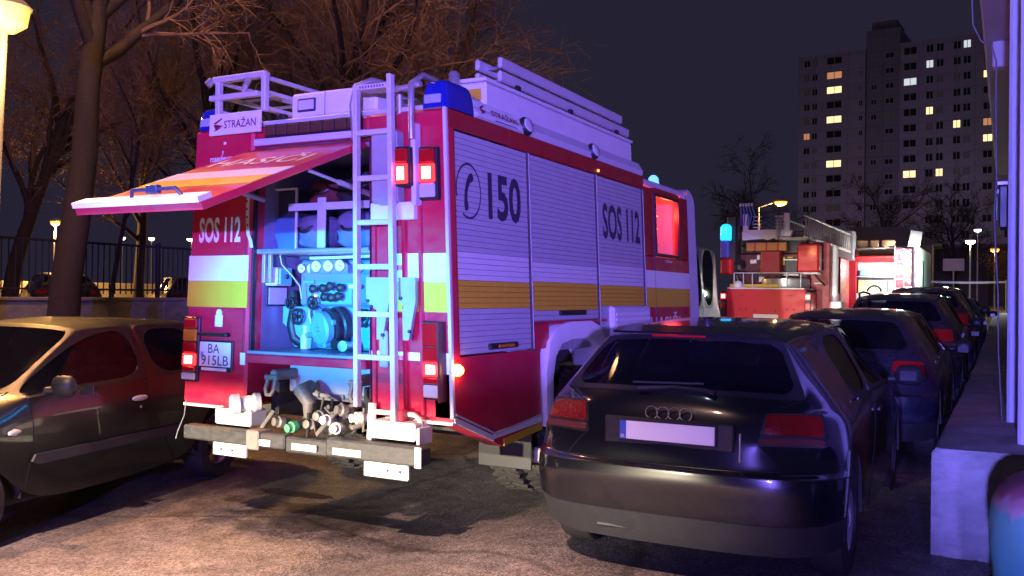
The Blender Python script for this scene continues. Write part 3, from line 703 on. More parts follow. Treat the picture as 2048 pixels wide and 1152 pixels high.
# --- pump panel
PP = mat('pump_panel', (.24, .27, .42), .35, .3, .06, 8)
pp = box('pump_panel', PP, FE, -.40, .53, .36, .40, 1.45, 1.80, b=.015)
MB().prism([(-.25, .30, 1.70), (-.25, .30, 1.76), (-.19, .30, 1.80), (.07, .30, 1.80), (.13, .30, 1.76), (.13, .30, 1.70)], (0, .065, 0)).build('gauge_hood', PP, pp)
GF = mat('gauge_face', (.85, .86, .84), .3)
for x, z, r, lit in ((-.37, 1.735, .032, 1), (-.275, 1.735, .032, 1), (-.175, 1.75, .040, 0), (-.055, 1.752, .040, 0), (.06, 1.755, .040, 0), (.20, 1.745, .036, 1)):
    yy = .30 if -.2 < x < .1 else .352
    g = MB().lathe([(r * 1.15, 0), (r * 1.2, .02), (r, .024), (r, .016)], (x, yy, z), (0, -1, 0), 24, cap=False).build('gauge', ALU, FE, 40)
    MB().lathe([(r, 0), (r, .004)], (x, yy - .013, z), (0, -1, 0), 24).build('dial', GF, g)
    MB().box(x - .003, x + .022, yy - .022, yy - .018, z - .003, z + .003).build('needle', INK, g)
PANC = mat('pump_casing', (.14, .42, .52), .35, .25, .08, 6)
box('valve_panel', PANC, FE, -.20, .14, .335, .362, 1.46, 1.635, b=.008)
box('pump_casing', PANC, FE, -.53, .53, .42, .62, 1.12, 1.455, b=.02)
MB().prism([(-.55, .34, 1.44), (-.27, .34, 1.44), (-.24, .34, 1.30), (-.26, .34, 1.12), (-.36, .34, 1.12), (-.37, .34, 1.20), (-.55, .34, 1.31)], (0, .09, 0)).build('pump_guard', PANC, FE)
for k in range(5): box('guard_slot', INK, FE, -.50, -.40 + .02 * (k % 2), .415, .422, 1.135 + k * .03, 1.147 + k * .03, b=0)
box('control_block', PANC, FE, -.34, -.24, .33, .36, 1.62, 1.645, b=.005)
for z in (1.58, 1.54, 1.49): box('control_block', PANC, FE, -.30, -.265, .335, .362, z - .018, z + .018, b=.005)
for z in (1.585, 1.525): MB().lathe([(.007, 0), (.009, .006), (.003, .01)], (-.235, .355, z), (0, -1, 0), 10).build('indicator_lamp', mat('indicator_lit', (.7, .5, .3), .3, emit=(1, .62, .3), es=6), FE, 40)
for x, z in ((-.10, 1.585), (-.03, 1.60), (-.085, 1.52), (-.015, 1.515), (.05, 1.525), (.07, 1.59), (-.20, 1.58)):
    k = MB().lathe([(.014, 0), (.014, .03), (.030, .035), (.034, .06), (.02, .075), (.004, .078)], (x, .335, z), (0, -1, 0), 16).build('valve_knob', BLK, FE, 40)
def handwheel(x, y, z, r):
    h = MB().tube([(x + r * math.cos(t), y, z + r * math.sin(t)) for t in [6.2832 * k / 18 for k in range(18)]], r * .2, 8, closed=True)
    for k in range(5):
        t = 6.2832 * k / 5; h.tube([(x, y, z), (x + r * math.cos(t), y, z + r * math.sin(t))], r * .13, 6)
    h.lathe([(r * .3, -.02), (r * .25, .02)], (x, y, z), (0, -1, 0), 12); h.tube([(x, y, z), (x, y + .08, z)], r * .18, 8)
    return h.build('handwheel', BLK, FE, 50)
handwheel(-.37, .30, 1.365, .055); handwheel(.215, .36, 1.365, .06); handwheel(-.21, .29, 1.475, .045); handwheel(-.45, .30, 1.47, .04)
# suction inlet with cap
si = MB().lathe([(.15, 0), (.15, .05), (.135, .06), (.135, .10), (.15, .105), (.15, .13)], (-.02, .42, 1.30), (-.35, -1, -.12), 32).build('suction_inlet', mat('inlet_purple_black', (.05, .045, .06), .35, .3), FE, 40)
cpm = MB().lathe([(.128, 0), (.128, .05), (.112, .065), (.10, .066), (.098, .058), (.02, .06), (.018, .085), (.004, .086)], (-.068, .285, 1.284), (-.35, -1, -.12), 32)
for k in range(4):
    t = 6.2832 * k / 4 + .4; cpm.lathe([(.022, .0), (.022, .055), (.01, .06)], (-.068 + .13 * math.cos(t), .285, 1.284 + .13 * math.sin(t)), (-.35, -1, -.12), 8)
cpm.build('inlet_cap', PANC, si, 35)
MB().lathe([(.04, 0), (.045, .03), (.035, .07), (.045, .08), (.045, .12), (.005, .125)], (.08, .36, 1.17), (-.25, -1, 0), 18).build('outlet', BLK, FE, 40)
MB().lathe([(.03, 0), (.03, .1), (.04, .11), (.04, .15), (.005, .155)], (.14, .36, 1.16), (.1, -1, 0), 18).build('outlet', ALU, FE, 40)
MB().lathe([(.035, 0), (.035, .10), (.02, .12), (.02, .18)], (-.315, .34, 1.115), (0, 0, 1), 14).build('drain_bottle', LGREY, FE, 40)
tube('pump_pipe', ALU, FE, [(-.27, .33, 1.45), (-.24, .30, 1.36), (-.20, .30, 1.27), (-.19, .32, 1.18)], .016, 8)
box('white_handle', INKW, FE, .14, .26, .29, .31, 1.585, 1.615, b=.006)
box('side_panel', PP, FE, .16, .30, .34, .36, 1.47, 1.70, b=.008)
box('top_duct', mat('duct_dark', (.05, .05, .08), .6), FE, -.36, .53, .30, .5, 1.802, 1.832, b=.004)
tube('conduit', LGREY, FE, [(-.2, .25, 1.81), (.1, .25, 1.815), (.52, .25, 1.825)], .012, 8)
for x in (-.56, -.50): box('upright', ALU, FE, x, x + .03, .10, .13, 1.62, 1.835, b=.003)
# --- equipment on the shelf is loose: built further down
# --- open flap, hinged above the opening and hanging out towards the viewer
hy, hz, oy, oz = .0, 2.615, -1.48, 2.045
fl = V((0, oy - hy, oz - hz)); FLn = fl.normalized(); FN = V((0, FLn.z, -FLn.y)); Lf = fl.length
if FN.z < 0: FN = -FN
def FP(x, u, o=0): return V((x, hy, hz)) + FLn * u + FN * o
def fslab(name, m, parent, x0, x1, u0, u1, o0, o1):
    mb = MB(); vs = [FP(x, u, o) for x in (x0, x1) for u in (u0, u1) for o in (o0, o1)]
    mb.add(vs, [(0, 1, 3, 2), (4, 6, 7, 5), (0, 4, 5, 1), (2, 3, 7, 6), (0, 2, 6, 4), (1, 5, 7, 3)]); return mb.build(name, m, parent)
flap = fslab('rear_flap', RED, FE, -.585, .535, .0, Lf, -.045, 0)
fslab('reflective_stripe', WHT, flap, -.58, .53, .76, .97, .001, .005)
fslab('reflective_stripe', YEL, flap, -.58, .53, .972, 1.17, .001, .005)
fslab('flap_lip', CREAM, flap, -.585, .535, Lf - .09, Lf + .015, .001, .035)
fslab('inner_lining', ALUP, flap, -.55, .50, .04, Lf - .04, -.055, -.046)
text('lettering', 'HASIČI', INKW, flap, FP(-.50, .58, .003), (1, 0, 0), -FLn, .28, .90, bold=.01)
hb = MB().tube([FP(-.10, Lf - .05, .03), FP(-.08, Lf - .05, .075), FP(.30, Lf - .05, .075), FP(.34, Lf - .05, .03)], .012, 8)
hb.box(.06, .16, -.02, .02, -.02, .03, b=.006, m=MX.Translation(FP(0, Lf - .05, .07)))
hb.build('flap_handle', mat('handle_blue_black', (.03, .03, .10), .4), flap, 40)
for x in (-.56, .51):
    MB().tube([V((x, .10, 2.25)), FP(x, .62, -.06)], .012, 8).tube([V((x, .10, 2.25)), V((x, .10, 2.25)).lerp(FP(x, .62, -.06), .55)], .02, 8).build('gas_strut', ALU, FE, 40)
# perforated closing strap hanging at the left of the opening
sp = MB().grid([[V((x + dx, -.012 - .02 * math.sin(k * .4), z)) for dx in (0, .035)] for k, (x, z) in enumerate(((-.63, 2.27), (-.625, 2.17), (-.615, 2.07), (-.60, 1.98), (-.57, 1.93), (-.56, 1.88)))]).build('closing_strap', mat('strap_white', (.65, .64, .62), .7), FE, 60, fix=False)
for z, x in ((2.23, -.6105), (2.17, -.6075), (2.11, -.602), (2.05, -.596)):
    MB().lathe([(.008, 0), (.008, .004)], (x, -.030, z), (0, 1, 0), 10).build('strap_hole', INK, sp)
# --- rear access ladder
LX0, LX1 = .565, .875
lad = box('access_ladder', ALUP, FE, LX0 - .018, LX0 + .018, -.155, -.105, .78, 2.97, b=.004)
box('ladder_rail', ALUP, lad, LX1 - .02, LX1 + .02, -.155, -.105, .70, 3.02, b=.004)
for z in (1.12, 1.41, 1.73, 2.03, 2.33, 2.64): box('rung', ALUP, lad, LX0 + .018, LX1 - .02, -.150, -.11, z - .018, z + .018, b=.004)
tp = box('top_step', ALUP, lad, LX0 + .018, LX1 - .02, -.150, -.02, 2.93, 2.965, b=.004)
for k in range(9): box('step_hole', INK, tp, LX0 + .045 + k * .026, LX0 + .055 + k * .026, -.1515, -.149, 2.94, 2.955, b=0)
tube('grab_rail', ALU, FE, [(.56, -.10, 2.50), (.53, -.11, 2.62), (.50, -.10, 2.85), (.52, -.08, 2.98), (.60, .0, 3.03), (.75, .25, 3.0), (.78, .3, 2.85)], .022, 10)
tube('grab_rail', ALU, FE, [(1.03, -.10, 2.58), (1.03, -.10, 2.75), (1.03, -.09, 2.95), (1.05, .02, 3.03), (1.08, .30, 3.0), (1.10, .9, 2.95)], .022, 10)
tube('rail_crossbar', ALU, FE, [(.80, -.04, 2.93), (1.09, -.06, 2.95)], .02, 8)
tube('support_post', ALU, FE, [(.82, .05, 2.66), (.82, .05, 2.92)], .026, 10)
# folding brackets at mid height
for x0, x1 in ((.60, .80), (.88, 1.02)):
    MB().prism([(x0, -.075, 1.66), (x1, -.075, 1.66), (x1, -.075, 1.50), (x1 - .03, -.075, 1.38), (x1 - .06, -.075, 1.24), (x1 - .11, -.075, 1.24), (x1 - .11, -.075, 1.44), (x0 + .04, -.075, 1.46), (x0, -.075, 1.52)], (0, .03, 0)).build('folding_bracket', GREY, FE)
for x, z in ((.62, 1.50), (.65, 1.46), (.745, 1.27), (.985, 1.27), (.90, 1.52), (.97, 1.30)):
    MB().lathe([(.012, 0), (.012, .015), (.004, .02)], (x, -.074, z), (0, -1, 0), 10).build('bolt', INK, FE)
box('bracket_arm', GREY, FE, .70, .77, -.065, -.03, 1.05, 1.30, b=.008)
# --- roof gear at the rear
def beacon(x0, x1, y0, y1, z0, z1):
    rows = []
    for k in range(8):
        q = k / 7 * math.pi / 2; z = z0 + (z1 - z0) * math.sin(q); s_ = .72 + .28 * math.cos(q)
        cx, cy = (x0 + x1) / 2, (y0 + y1) / 2
        rows.append([V((cx + (x1 - x0) / 2 * s_ * math.copysign(abs(math.cos(a)) ** .35, math.cos(a)), cy + (y1 - y0) / 2 * s_ * math.copysign(abs(math.sin(a)) ** .35, math.sin(a)), z)) for a in [6.2832 * j / 36 for j in range(36)]])
    mb = MB().grid(rows, closed=True); mb.f.append(tuple(range(7 * 36, 8 * 36)))
    b_ = mb.build('blue_beacon', BLUEL, FE, 60)
    box('beacon_reflector', mat('beacon_reflector', (.35, .4, .8), .25), b_, x0 + .04, x1 - .04, y0 - .004, y0 + .02, z0 + .03, z0 + .09, b=.006)
    return b_
beacon(-1.24, -1.03, .0, .35, 2.80, 2.97); beacon(1.03, 1.255, .0, .42, 2.80, 2.99)
sgn = box('name_sign', WPAINT, FE, -1.03, -.47, -.055, -.03, 2.74, 2.90, b=.004)
text('lettering', 'STRAŽAN', mat('print_maroon', (.20, .012, .03), .5), sgn, (-.86, -.058, 2.785), (1, 0, 0), (0, 0, 1), .075, .35, bold=.01)
def emblem(parent, O, xa, ya, s_):
    O = V(O); xa = V(xa); ya = V(ya)
    q = lambda pts: [O + xa * (a * s_) + ya * (b * s_) for a, b in pts]
    n = xa.cross(ya) * .001
    m = MATS['print_maroon']
    for pts in ([(0, .62), (.9, 1), (.9, .86), (.25, .56)], [(.0, .56), (1, .42), (1, .36), (.2, .22)], [(.05, .0), (.95, .3), (.3, .24)]):
        MB().prism(q(pts), n).build('emblem', m, parent)
emblem(sgn, (-.98, -.0565, 2.765), (1, 0, 0), (0, 0, 1), .105)
# traffic warning bar and cross panel over the flap
wb = box('warning_bar', BLK, FE, -.46, .50, -.015, .03, 2.70, 2.79, b=.004)
for k in range(8): box('bar_lamp', mat('warning_lens', (.10, .05, .03), .2, coat=.5), wb, -.45 + k * .119, -.34 + k * .119, -.028, -.014, 2.708, 2.782, b=.008)
box('cross_panel', LGREY, FE, -.585, .53, -.002, .028, 2.645, 2.695, b=.004)
rb = box('roof_box', WPAINT, FE, -.30, .56, .10, 1.6, 2.84, 3.03, b=.02)
hf = box('box_window', INK, rb, -.22, -.03, .085, .099, 2.885, 2.985, b=.01)
box('box_pane', LGREY, hf, -.205, -.045, .082, .0845, 2.90, 2.97, b=.004)
box('box_seam', INK, rb, .055, .059, .097, .102, 2.85, 3.02, b=0)
box('roof_plate', ALUP, FE, -1.22, 1.22, .04, 3.75, 2.795, 2.835, b=.01)
# --- right side: frame, shutters, skirt
box('side_cant_rail', REDD, FE, 1.06, xh, .9, 3.82, 2.665, 2.80, b=.01)
box('side_corner_post', REDD, FE, 1.19, xh - .002, .10, .112, 1.13, 2.665, b=0)
box('side_inner', GREY, FE, .90, 1.20, .905, 3.8, 1.10, 2.66, b=0)
box('cant_rail_strip', REDD, FE, 1.225, xh + .004, .03, .9, 2.668, 2.795, b=.004)
for a, b_ in ((1.182, 1.215), (2.535, 2.568), (3.755, 3.80)):
    box('side_post', mat('post_dark', (.05, .045, .05), .45), FE, 1.19, xh + .004, a, b_, 1.12, 2.665, b=.004)
    box('post_rail', ALUP, FE, 1.235, xh + .008, (a + b_) / 2 - .004, (a + b_) / 2 + .004, 1.14, 2.655, b=.001)
slat_me = {}
def shutter(y0, y1, z0, z1, hz_):
    h = .0385; n = int((z1 - z0) / h)
    f = box('roller_shutter', mat('shutter_backing', (.3, .3, .33), .6), FE, 1.205, 1.225, y0 + .004, y1 - .004, z0, z1, b=0)
    for k in range(n):
        za = z0 + .004 + k * (z1 - z0 - .008) / n; zb = za + (z1 - z0 - .008) / n - .0004
        zc = (za + zb) / 2
        m = YEL if 1.445 < zc < 1.645 else (SHUTW if 1.645 < zc < 1.83 else SHUT)
        x = 1.232
        mb = MB().prism([(x - .006, y0 + .006, za), (x + .0092, y0 + .006, za + .002), (x + .010, y0 + .006, zc), (x + .0092, y0 + .006, zb - .0015), (x - .006, y0 + .006, zb)], (0, y1 - y0 - .012, 0))
        mb.build('slat', m, f)
    hd = box('pull_bar', BLK, f, 1.238, 1.268, y0 + (y1 - y0) * .36, y0 + (y1 - y0) * .76, hz_ - .022, hz_ + .022, b=.008)
    box('bar_grip', AMBER if z0 < 1.2 else BLK, hd, 1.262, 1.272, y0 + (y1 - y0) * .47, y0 + (y1 - y0) * .70, hz_ - .010, hz_ + .010, b=.003)
    return f
shutter(.115, 1.18, 1.14, 2.66, 1.185); shutter(1.217, 2.533, 1.35, 2.66, 1.41); shutter(2.57, 3.753, 1.15, 2.66, 1.2)
SK = [(.02, .70), (.70, .455), (1.32, .50), (1.32, 1.13), (.02, 1.13)]
MB().prism([(1.10, y, z) for y, z in SK], (.145, 0, 0)).build('side_skirt', RED, FE)
for m, a, b_ in ((WHT, .075, .11), (WHT, .035, .07), (YEL, .0, .03)):
    pass
def edge_band(name, m, pts, d0, d1, x=1.2465):
    mb = MB()
    for (ya, za), (yb, zb) in zip(pts, pts[1:]):
        mb.prism([(x, ya, za + d0), (x, yb, zb + d0), (x, yb, zb + d1), (x, ya, za + d1)], (.006, 0, 0))
    return mb.build(name, m, FE)
edge_band('reflective_stripe', YEL, [(.70, .458), (1.318, .503)], .0, .055)
edge_band('reflective_stripe', WHT, [(.02, .703), (.55, .512)], .0, .04)
edge_band('reflective_stripe', WHT, [(.55, .53), (1.318, .563)], .0, .045, 1.2475)
edge_band('reflective_stripe', ALUP, [(.03, .75), (.58, .555), (1.318, .615)], .0, .014, 1.2485)
# wheel arch surround
cy_, cz_ = 2.05, .62
arch_o = [(1.36, .52), (1.37, .95), (1.45, 1.18), (1.60, 1.30), (1.85, 1.335), (2.3, 1.335), (2.5, 1.28), (2.66, 1.13), (2.73, .90), (2.74, .52)]
arch_i = [(1.48, .52), (1.49, .90), (1.55, 1.06), (1.67, 1.16), (1.88, 1.19), (2.24, 1.19), (2.42, 1.14), (2.54, 1.02), (2.60, .86), (2.61, .52)]
rows = [[V((x_, y, z)) for (y, z) in L_] for x_, L_ in ((1.18, arch_o), (1.275, arch_o), (1.285, [((a[0] * .6 + c[0] * .4), (a[1] * .6 + c[1] * .4)) for a, c in zip(arch_o, arch_i)]), (1.275, arch_i), (.95, arch_i))]
MB().grid(rows).build('wheel_arch', WPAINT, FE, 50)
MB().prism([(1.0, y, z) for y, z in arch_i], (.0, .0, .0)) if 0 else None
box('arch_inner', DARK, FE, .30, .93, 1.4, 2.7, .95, 1.25, b=.01)
box('mid_skirt', RED, FE, 1.12, 1.243, 1.19, 1.5, 1.13, 1.345, b=.006)
box('mid_skirt', RED, FE, 1.12, 1.243, 1.19, 2.75, 1.318, 1.346, b=.004)
box('step_platform', LGREY, FE, 1.20, 1.29, 2.80, 3.80, .75, 1.46, b=.02, mtx=None)
for k in range(12): box('platform_rib', WPAINT, FE, 1.288, 1.298, 2.84, 3.76, .80 + k * .052, .83 + k * .052, b=.003)
text('lettering', '150', INK, FE, (1.2435, .56, 2.09), (0, 1, 0), (0, 0, 1), .345, .505, bold=.03)
text('lettering', 'SOS 112', INK, FE, (1.2435, 2.70, 2.085), (0, 1, 0), (0, 0, 1), .335, .98, bold=.03)
# telephone symbol: open ring with a receiver
PX = lambda y, z: V((1.2435, y, z))
ring = [PX(.29 + .170 * math.cos(t), 2.265 + .195 * math.sin(t)) for t in [R(238 + 318 * k / 40 - 360 + 0) for k in range(41)]]
rb_ = MB()
for a, b_ in zip(ring, ring[1:]):
    ca = V((1.2435, .29, 2.265))
    ia, ib = ca + (a - ca) * .92, ca + (b_ - ca) * .92
    rb_.add([a, b_, ib, ia], [(0, 1, 2, 3)])
rcv = [(.30, 2.385), (.34, 2.395), (.36, 2.36), (.345, 2.335), (.305, 2.32), (.275, 2.26), (.27, 2.20), (.285, 2.165), (.275, 2.13), (.235, 2.125), (.225, 2.17), (.235, 2.26), (.265, 2.34)]
rb_.add([PX(y, z) + V((.0002, 0, 0)) for y, z in rcv], [tuple(range(len(rcv)))])
rb_.build('telephone_symbol', INK, FE, fix=False)
# roof edge moulding with sign, round lamps
MB().prism([(1.24, .42, 2.801), (1.25, .42, 2.85), (1.20, .42, 2.93), (1.10, .42, 2.97), (1.0, .42, 2.801)], (0, 3.4, 0)).build('roof_edge', LGREY, FE, 30)
ss = MB().prism([(1.256, .42, 2.808), (1.206, .42, 2.932), (1.206, 1.12, 2.932), (1.256, 1.12, 2.808)], (.004, 0, .002)).build('name_sign', WPAINT, FE)
sxa = V((0, 1, 0)); sya = V((-.05, 0, .124)).normalized()
text('lettering', 'STRAŽAN', MATS['print_maroon'], ss, V((1.256, .64, 2.845)) + V((.006, 0, .002)) - V((.012, 0, 0)), sxa, sya, .06, .40, off=.004, bold=.015)
box('small_print', INK, ss, 1.2565, 1.2575, .68, 1.02, 2.817, 2.824, b=0)
emblem(ss, V((1.252, .47, 2.83)) + V((.008, 0, .003)), sxa, sya, .085)
for y in (1.20, 2.54):
    l_ = MB().lathe([(.07, 0), (.075, .05), (.06, .075)], (1.20, y, 2.86), (1, -.15, .25), 20).build('round_lamp', BLK, FE, 40)
    MB().lathe([(.058, .076), (.05, .085), (.005, .09)], (1.20, y, 2.86), (1, -.15, .25), 20).build('lamp_lens', CLEARL, l_, 40)
MB().lathe([(.012, 0), (.014, .015), (.003, .02)], (1.25, 2.60, 2.70), (1, 0, 0), 10).build('side_marker_lamp', mat('lit_amber_small', (.6, .3, .02), .3, emit=(1, .5, .1), es=2), FE, 40)
# roof box right with ladder, mast
rbx = box('roof_box', WPAINT, FE, .80, 1.15, .72, 3.75, 2.93, 3.13, b=.015)
box('box_label', YEL, rbx, .88, 1.11, .714, .719, 2.99, 3.08, b=.003)
box('box_lid', WPAINT, rbx, .785, 1.165, .70, 3.76, 3.133, 3.16, b=.006)
MB().lathe([(.045, 0), (.045, .34), (.03, .36)], (.92, .62, 2.84), (0, 0, 1), 18).build('mast', ALU, FE, 40)
# --- cab
box('cab_lower', REDD, FE, 1.0, 1.243, 3.80, 5.30, .62, 2.66, b=.01) if 0 else None
cabp = box('cab_side', RED, FE, 1.18, 1.243, 3.803, 5.32, .62, 1.98, b=.01)
box('cab_side_upper', REDD, FE, 1.18, 1.243, 3.803, 4.16, 1.983, 2.70, b=.006)
box('cab_side_upper', REDD, FE, 1.18, 1.243, 5.0, 5.32, 1.983, 2.70, b=.006)
box('cab_side_upper', REDD, FE, 1.18, 1.243, 4.16, 5.0, 2.665, 2.72, b=.004)
box('reflective_stripe', WHT, FE, 1.241, 1.249, 3.81, 5.30, 1.648, 1.83, b=0)
box('reflective_stripe', YEL, FE, 1.241, 1.249, 3.81, 5.30, 1.445, 1.645, b=0)
box('seam', INK, FE, 1.241, 1.250, 4.10, 4.106, .7, 2.66, b=0)
text('lettering', 'HASIČI', INKW, FE, (1.2455, 3.92, 1.20), (0, 1, 0), (0, 0, 1), .19, 1.0, bold=.02)
text('lettering', 'rosenbauer', INKW, FE, (1.2455, 4.45, 1.93), (0, 1, 0), (0, 0, 1), .035, .25, bold=.02)
wf = MB().box(1.225, 1.252, 4.16, 4.19, 1.985, 2.66).box(1.225, 1.252, 4.97, 5.0, 1.985, 2.66).box(1.225, 1.252, 4.19, 4.97, 1.985, 2.02).box(1.225, 1.252, 4.19, 4.97, 2.63, 2.66).build('window', BLK, FE)
box('pane', glass('clear_pane', (.9, .9, .9), .12), wf, 1.232, 1.238, 4.19, 4.97, 2.02, 2.63, b=0)
CABI = mat('cab_interior', (.45, .42, .42), .7, 0, .15, 6)
box('cab_inner', CABI, FE, .30, .34, 3.85, 5.4, 1.4, 2.75, b=0)
box('cab_inner', CABI, FE, .34, 1.17, 5.30, 5.34, 1.4, 2.75, b=0)
box('cab_inner', CABI, FE, .34, 1.17, 3.82, 3.86, 1.4, 2.75, b=0)
for z in (2.15, 2.32, 2.47): box('rack_shelf', CABI, FE, .55, 1.0, 4.25, 4.95, z, z + .02, b=.004)
for y, z in ((4.3, 2.17), (4.5, 2.17), (4.4, 2.34), (4.75, 2.34), (4.6, 2.17), (4.55, 2.49)):
    box('breathing_set', BLK, FE, .65, .85, y, y + .12, z, z + .11, b=.03)
box('cab_roof', LGREY, FE, -1.2, 1.2, 3.80, 5.30, 2.725, 2.80, b=.02)
rows = []
for k in range(9):
    q = k / 8 * math.pi / 2
    rows.append([V((x_, 5.30 + .28 * math.sin(q), 2.62 + .20 * math.cos(q))) for x_ in (-1.24, 1.255)])
rows += [[V((x_, 5.58, 2.4)) for x_ in (-1.24, 1.255)], [V((x_, 5.62, 1.5)) for x_ in (-1.24, 1.255)], [V((x_, 5.64, .55)) for x_ in (-1.24, 1.255)]]
rows_b = [[r[0] * 1, r[1] * 1] for r in rows]
MB().grid(rows).build('cab_front', LGREY, FE, 40)
MB().grid([[V((1.256, r[1].y, r[1].z)), V((1.256, 5.28, r[1].z))] for r in rows]).build('front_corner', LGREY, FE, 40)
for s_ in (-1, 1):
    MB().lathe([(.10, 0), (.11, .03), (.02, .05)], (s_ * .95, 5.62, .85), (0, 1, 0), 18).build('headlight', LITWHT, FE, 40)
    l_ = light('headlight_beam', 'SPOT', (-4.4 + s_ * .95, 10.80, .85), 4600, (1, .93, .8), .08, (-4.9 + s_ * .4, 27, 1.25), R(46), .6, (1, .35, 1))
    l_.parent = FE; l_.location = (s_ * .95, 5.70, .85)
MB().lathe([(.07, 0), (.07, .02), (.06, .10), (.03, .13), (.005, .135)], (1.02, 4.75, 2.80), (0, 0, 1), 20).build('blue_beacon', mat('beacon_clear_blue', (.2, .45, .6), .2, emit=(.2, .65, 1), es=1.2), FE, 40)
red_l = light('cab_red_light', 'POINT', (0, 0, 0), 42, (1, .05, .025), .05); red_l.parent = FE; red_l.location = (1.05, 4.85, 2.50)
box('body_left_side', RED, FE, -xh, -1.20, .9, 5.3, .68, 2.79, b=.01)
box('body_core', DARK, FE, -1.19, .28, 1.002, 3.8, 1.0, 2.78, b=0)
# --- chassis, bumper and underrun gear
box('chassis_beam', DARK, FE, -.48, -.40, .15, 5.2, .62, .88, b=.01); box('chassis_beam', DARK, FE, .40, .48, .15, 5.2, .62, .88, b=.01)
box('cross_member', GREY, FE, -.36, .50, .22, .26, .80, 1.02, b=.01)
box('tank', mat('tank_grey', (.24, .24, .27), .5, 0, .15, 5, dirt=.4), FE, -.33, .50, .28, .9, .74, 1.01, b=.03)
for x in (-.12, .12): box('tank_strap', INK, FE, x, x + .012, .272, .285, .76, 1.0, b=0)
box('under_panel', DARK, FE, -1.0, -.52, .6, 1.3, .55, .68, b=.02); box('under_panel', DARK, FE, .55, 1.1, .6, 1.3, .52, .71, b=.02)
BUM = mat('bumper_black', (.05, .05, .05), .5, .3, .15, 30, bump=.15, bscale=90, dirt=.22, dirtcol=(.25, .24, .22), dscale=14)
bmp = MB().box(-1.02, -.02, -.20, -.09, .44, .545, b=.012).box(-.02, .36, -.19, -.085, .425, .535, b=.012).box(.36, 1.14, -.21, -.09, .435, .56, b=.012).build('bumper_beam', BUM, FE)
box('beam_end', CREAM, FE, 1.095, 1.145, -.222, -.21, .43, .565, b=.003)
for x0, x1 in ((-.30, -.14), (.06, .28), (.42, .66)): box('beam_patch', CREAM, bmp, x0, x1, -.2135, -.2, .455, .50, b=.001)
box('beam_clamp', STEEL, FE, -.36, -.24, -.225, -.07, .42, .56, b=.008)
box('carrier_box', CREAM, FE, -.78, -.42, -.12, .06, .56, .68, b=.012)
box('carrier_box', CREAM, FE, .67, 1.04, -.14, .06, .58, .70, b=.012)
for x in (.66, 1.05): box('carrier_side', CREAM, FE, x - .01, x + .012, -.12, .04, .56, .67, b=.004)
pl1 = box('lower_plate', CREAM, FE, -.75, -.42, -.16, -.13, .34, .435, b=.006); pl2 = box('lower_plate', CREAM, FE, .66, 1.02, -.18, -.15, .33, .43, b=.006)
for p_, xs_ in ((pl1, (-.66, -.55)), (pl2, (.86, .96))):
    for x in xs_: MB().lathe([(.010, 0), (.010, .006)], (x, -.16 if x < 0 else -.18, .385), (0, -1, 0), 10).build('bolt', INK, p_)
MB().lathe([(.065, 0), (.07, .04), (.055, .06), (.055, .14), (.075, .15), (.075, .20), (.06, .215), (.005, .22)], (-.42, -.02, .74), (-.75, -1, -.1), 24).build('hose_coupling', ALUP, FE, 40)
for x in (-.30, .48):
    s_ = MB().tube([(x - .035, -.03, .92), (x - .04, -.05, .84), (x - .02, -.06, .80), (x + .02, -.06, .80), (x + .04, -.05, .84), (x + .035, -.03, .92)], .016, 8).build('shackle', STEEL, FE, 50)
    tube('shackle_pin', STEEL, s_, [(x - .06, -.03, .925), (x + .06, -.03, .925)], .02, 8)
    box('shackle_lug', STEEL, FE, x - .03, x + .03, -.03, .22, .90, .98, b=.015)
HOSEM = mat('hose_dusty', (.16, .14, .12), .8, 0, .3, 20, dirt=.4, dirtcol=(.4, .33, .24))
random.seed(12)
for k in range(16):
    x = random.uniform(-.32, .52); z = random.uniform(.60, .74); x2 = x + random.uniform(-.22, .22); z2 = random.uniform(.55, .78)
    y = random.uniform(-.06, .2)
    tube('air_line', random.choice((HOSEM, STEEL, BLK, HOSEM)), FE, [(x, y, z), ((x + x2) / 2, y - random.uniform(.02, .10), min(z, z2) - random.uniform(0, .10)), (x2, y + .05, z2)], random.uniform(.008, .020), 7)
for x, z, m in ((-.17, .60, STEEL), (-.06, .59, mat('cap_green', (.10, .40, .18), .5)), (.10, .60, STEEL), (.24, .64, CREAM), (.32, .60, CREAM), (.18, .68, STEEL), (.54, .69, CREAM), (.40, .72, STEEL)):
    MB().lathe([(.028, 0), (.03, .04), (.042, .05), (.042, .09), (.03, .10), (.03, .13), (.005, .135)], (x, .02, z), (random.uniform(-.6, .2), -1, random.uniform(-.1, .2)), 16).build('coupling', m, FE, 40)
tube('tow_jaw', STEEL, FE, [(-.06, .12, .86), (-.02, -.02, .84), (.06, -.03, .76), (.02, 0, .66)], [.05, .06, .05, .03], 10)
tube('drive_shaft', STEEL, FE, [(.36, .3, .80), (.14, .1, .62)], .032, 12)
MB().lathe([(.02, -.05), (.045, -.02), (.045, .03), (.02, .05)], (.145, .09, .63), (.5, .5, .3), 12).build('joint', BLK, FE, 40)
tube('step_pipe', CREAM, FE, [(.60, -.02, .74), (.98, -.05, .745), (1.02, -.05, .72), (1.04, -.05, .60)], .018, 8)
tube('step_pipe', CREAM, FE, [(.62, -.03, .80), (.62, -.05, .52)], .03, 8)
tube('earth_wire', ALU, FE, [(-1.20, -.01, .70), (-1.205, -.02, .58), (-1.24, -.05, .46), (-1.25, -.06, .40)], .004, 5)
box('red_bracket', RED, FE, .86, .93, -.12, -.06, .58, .78, b=.008)
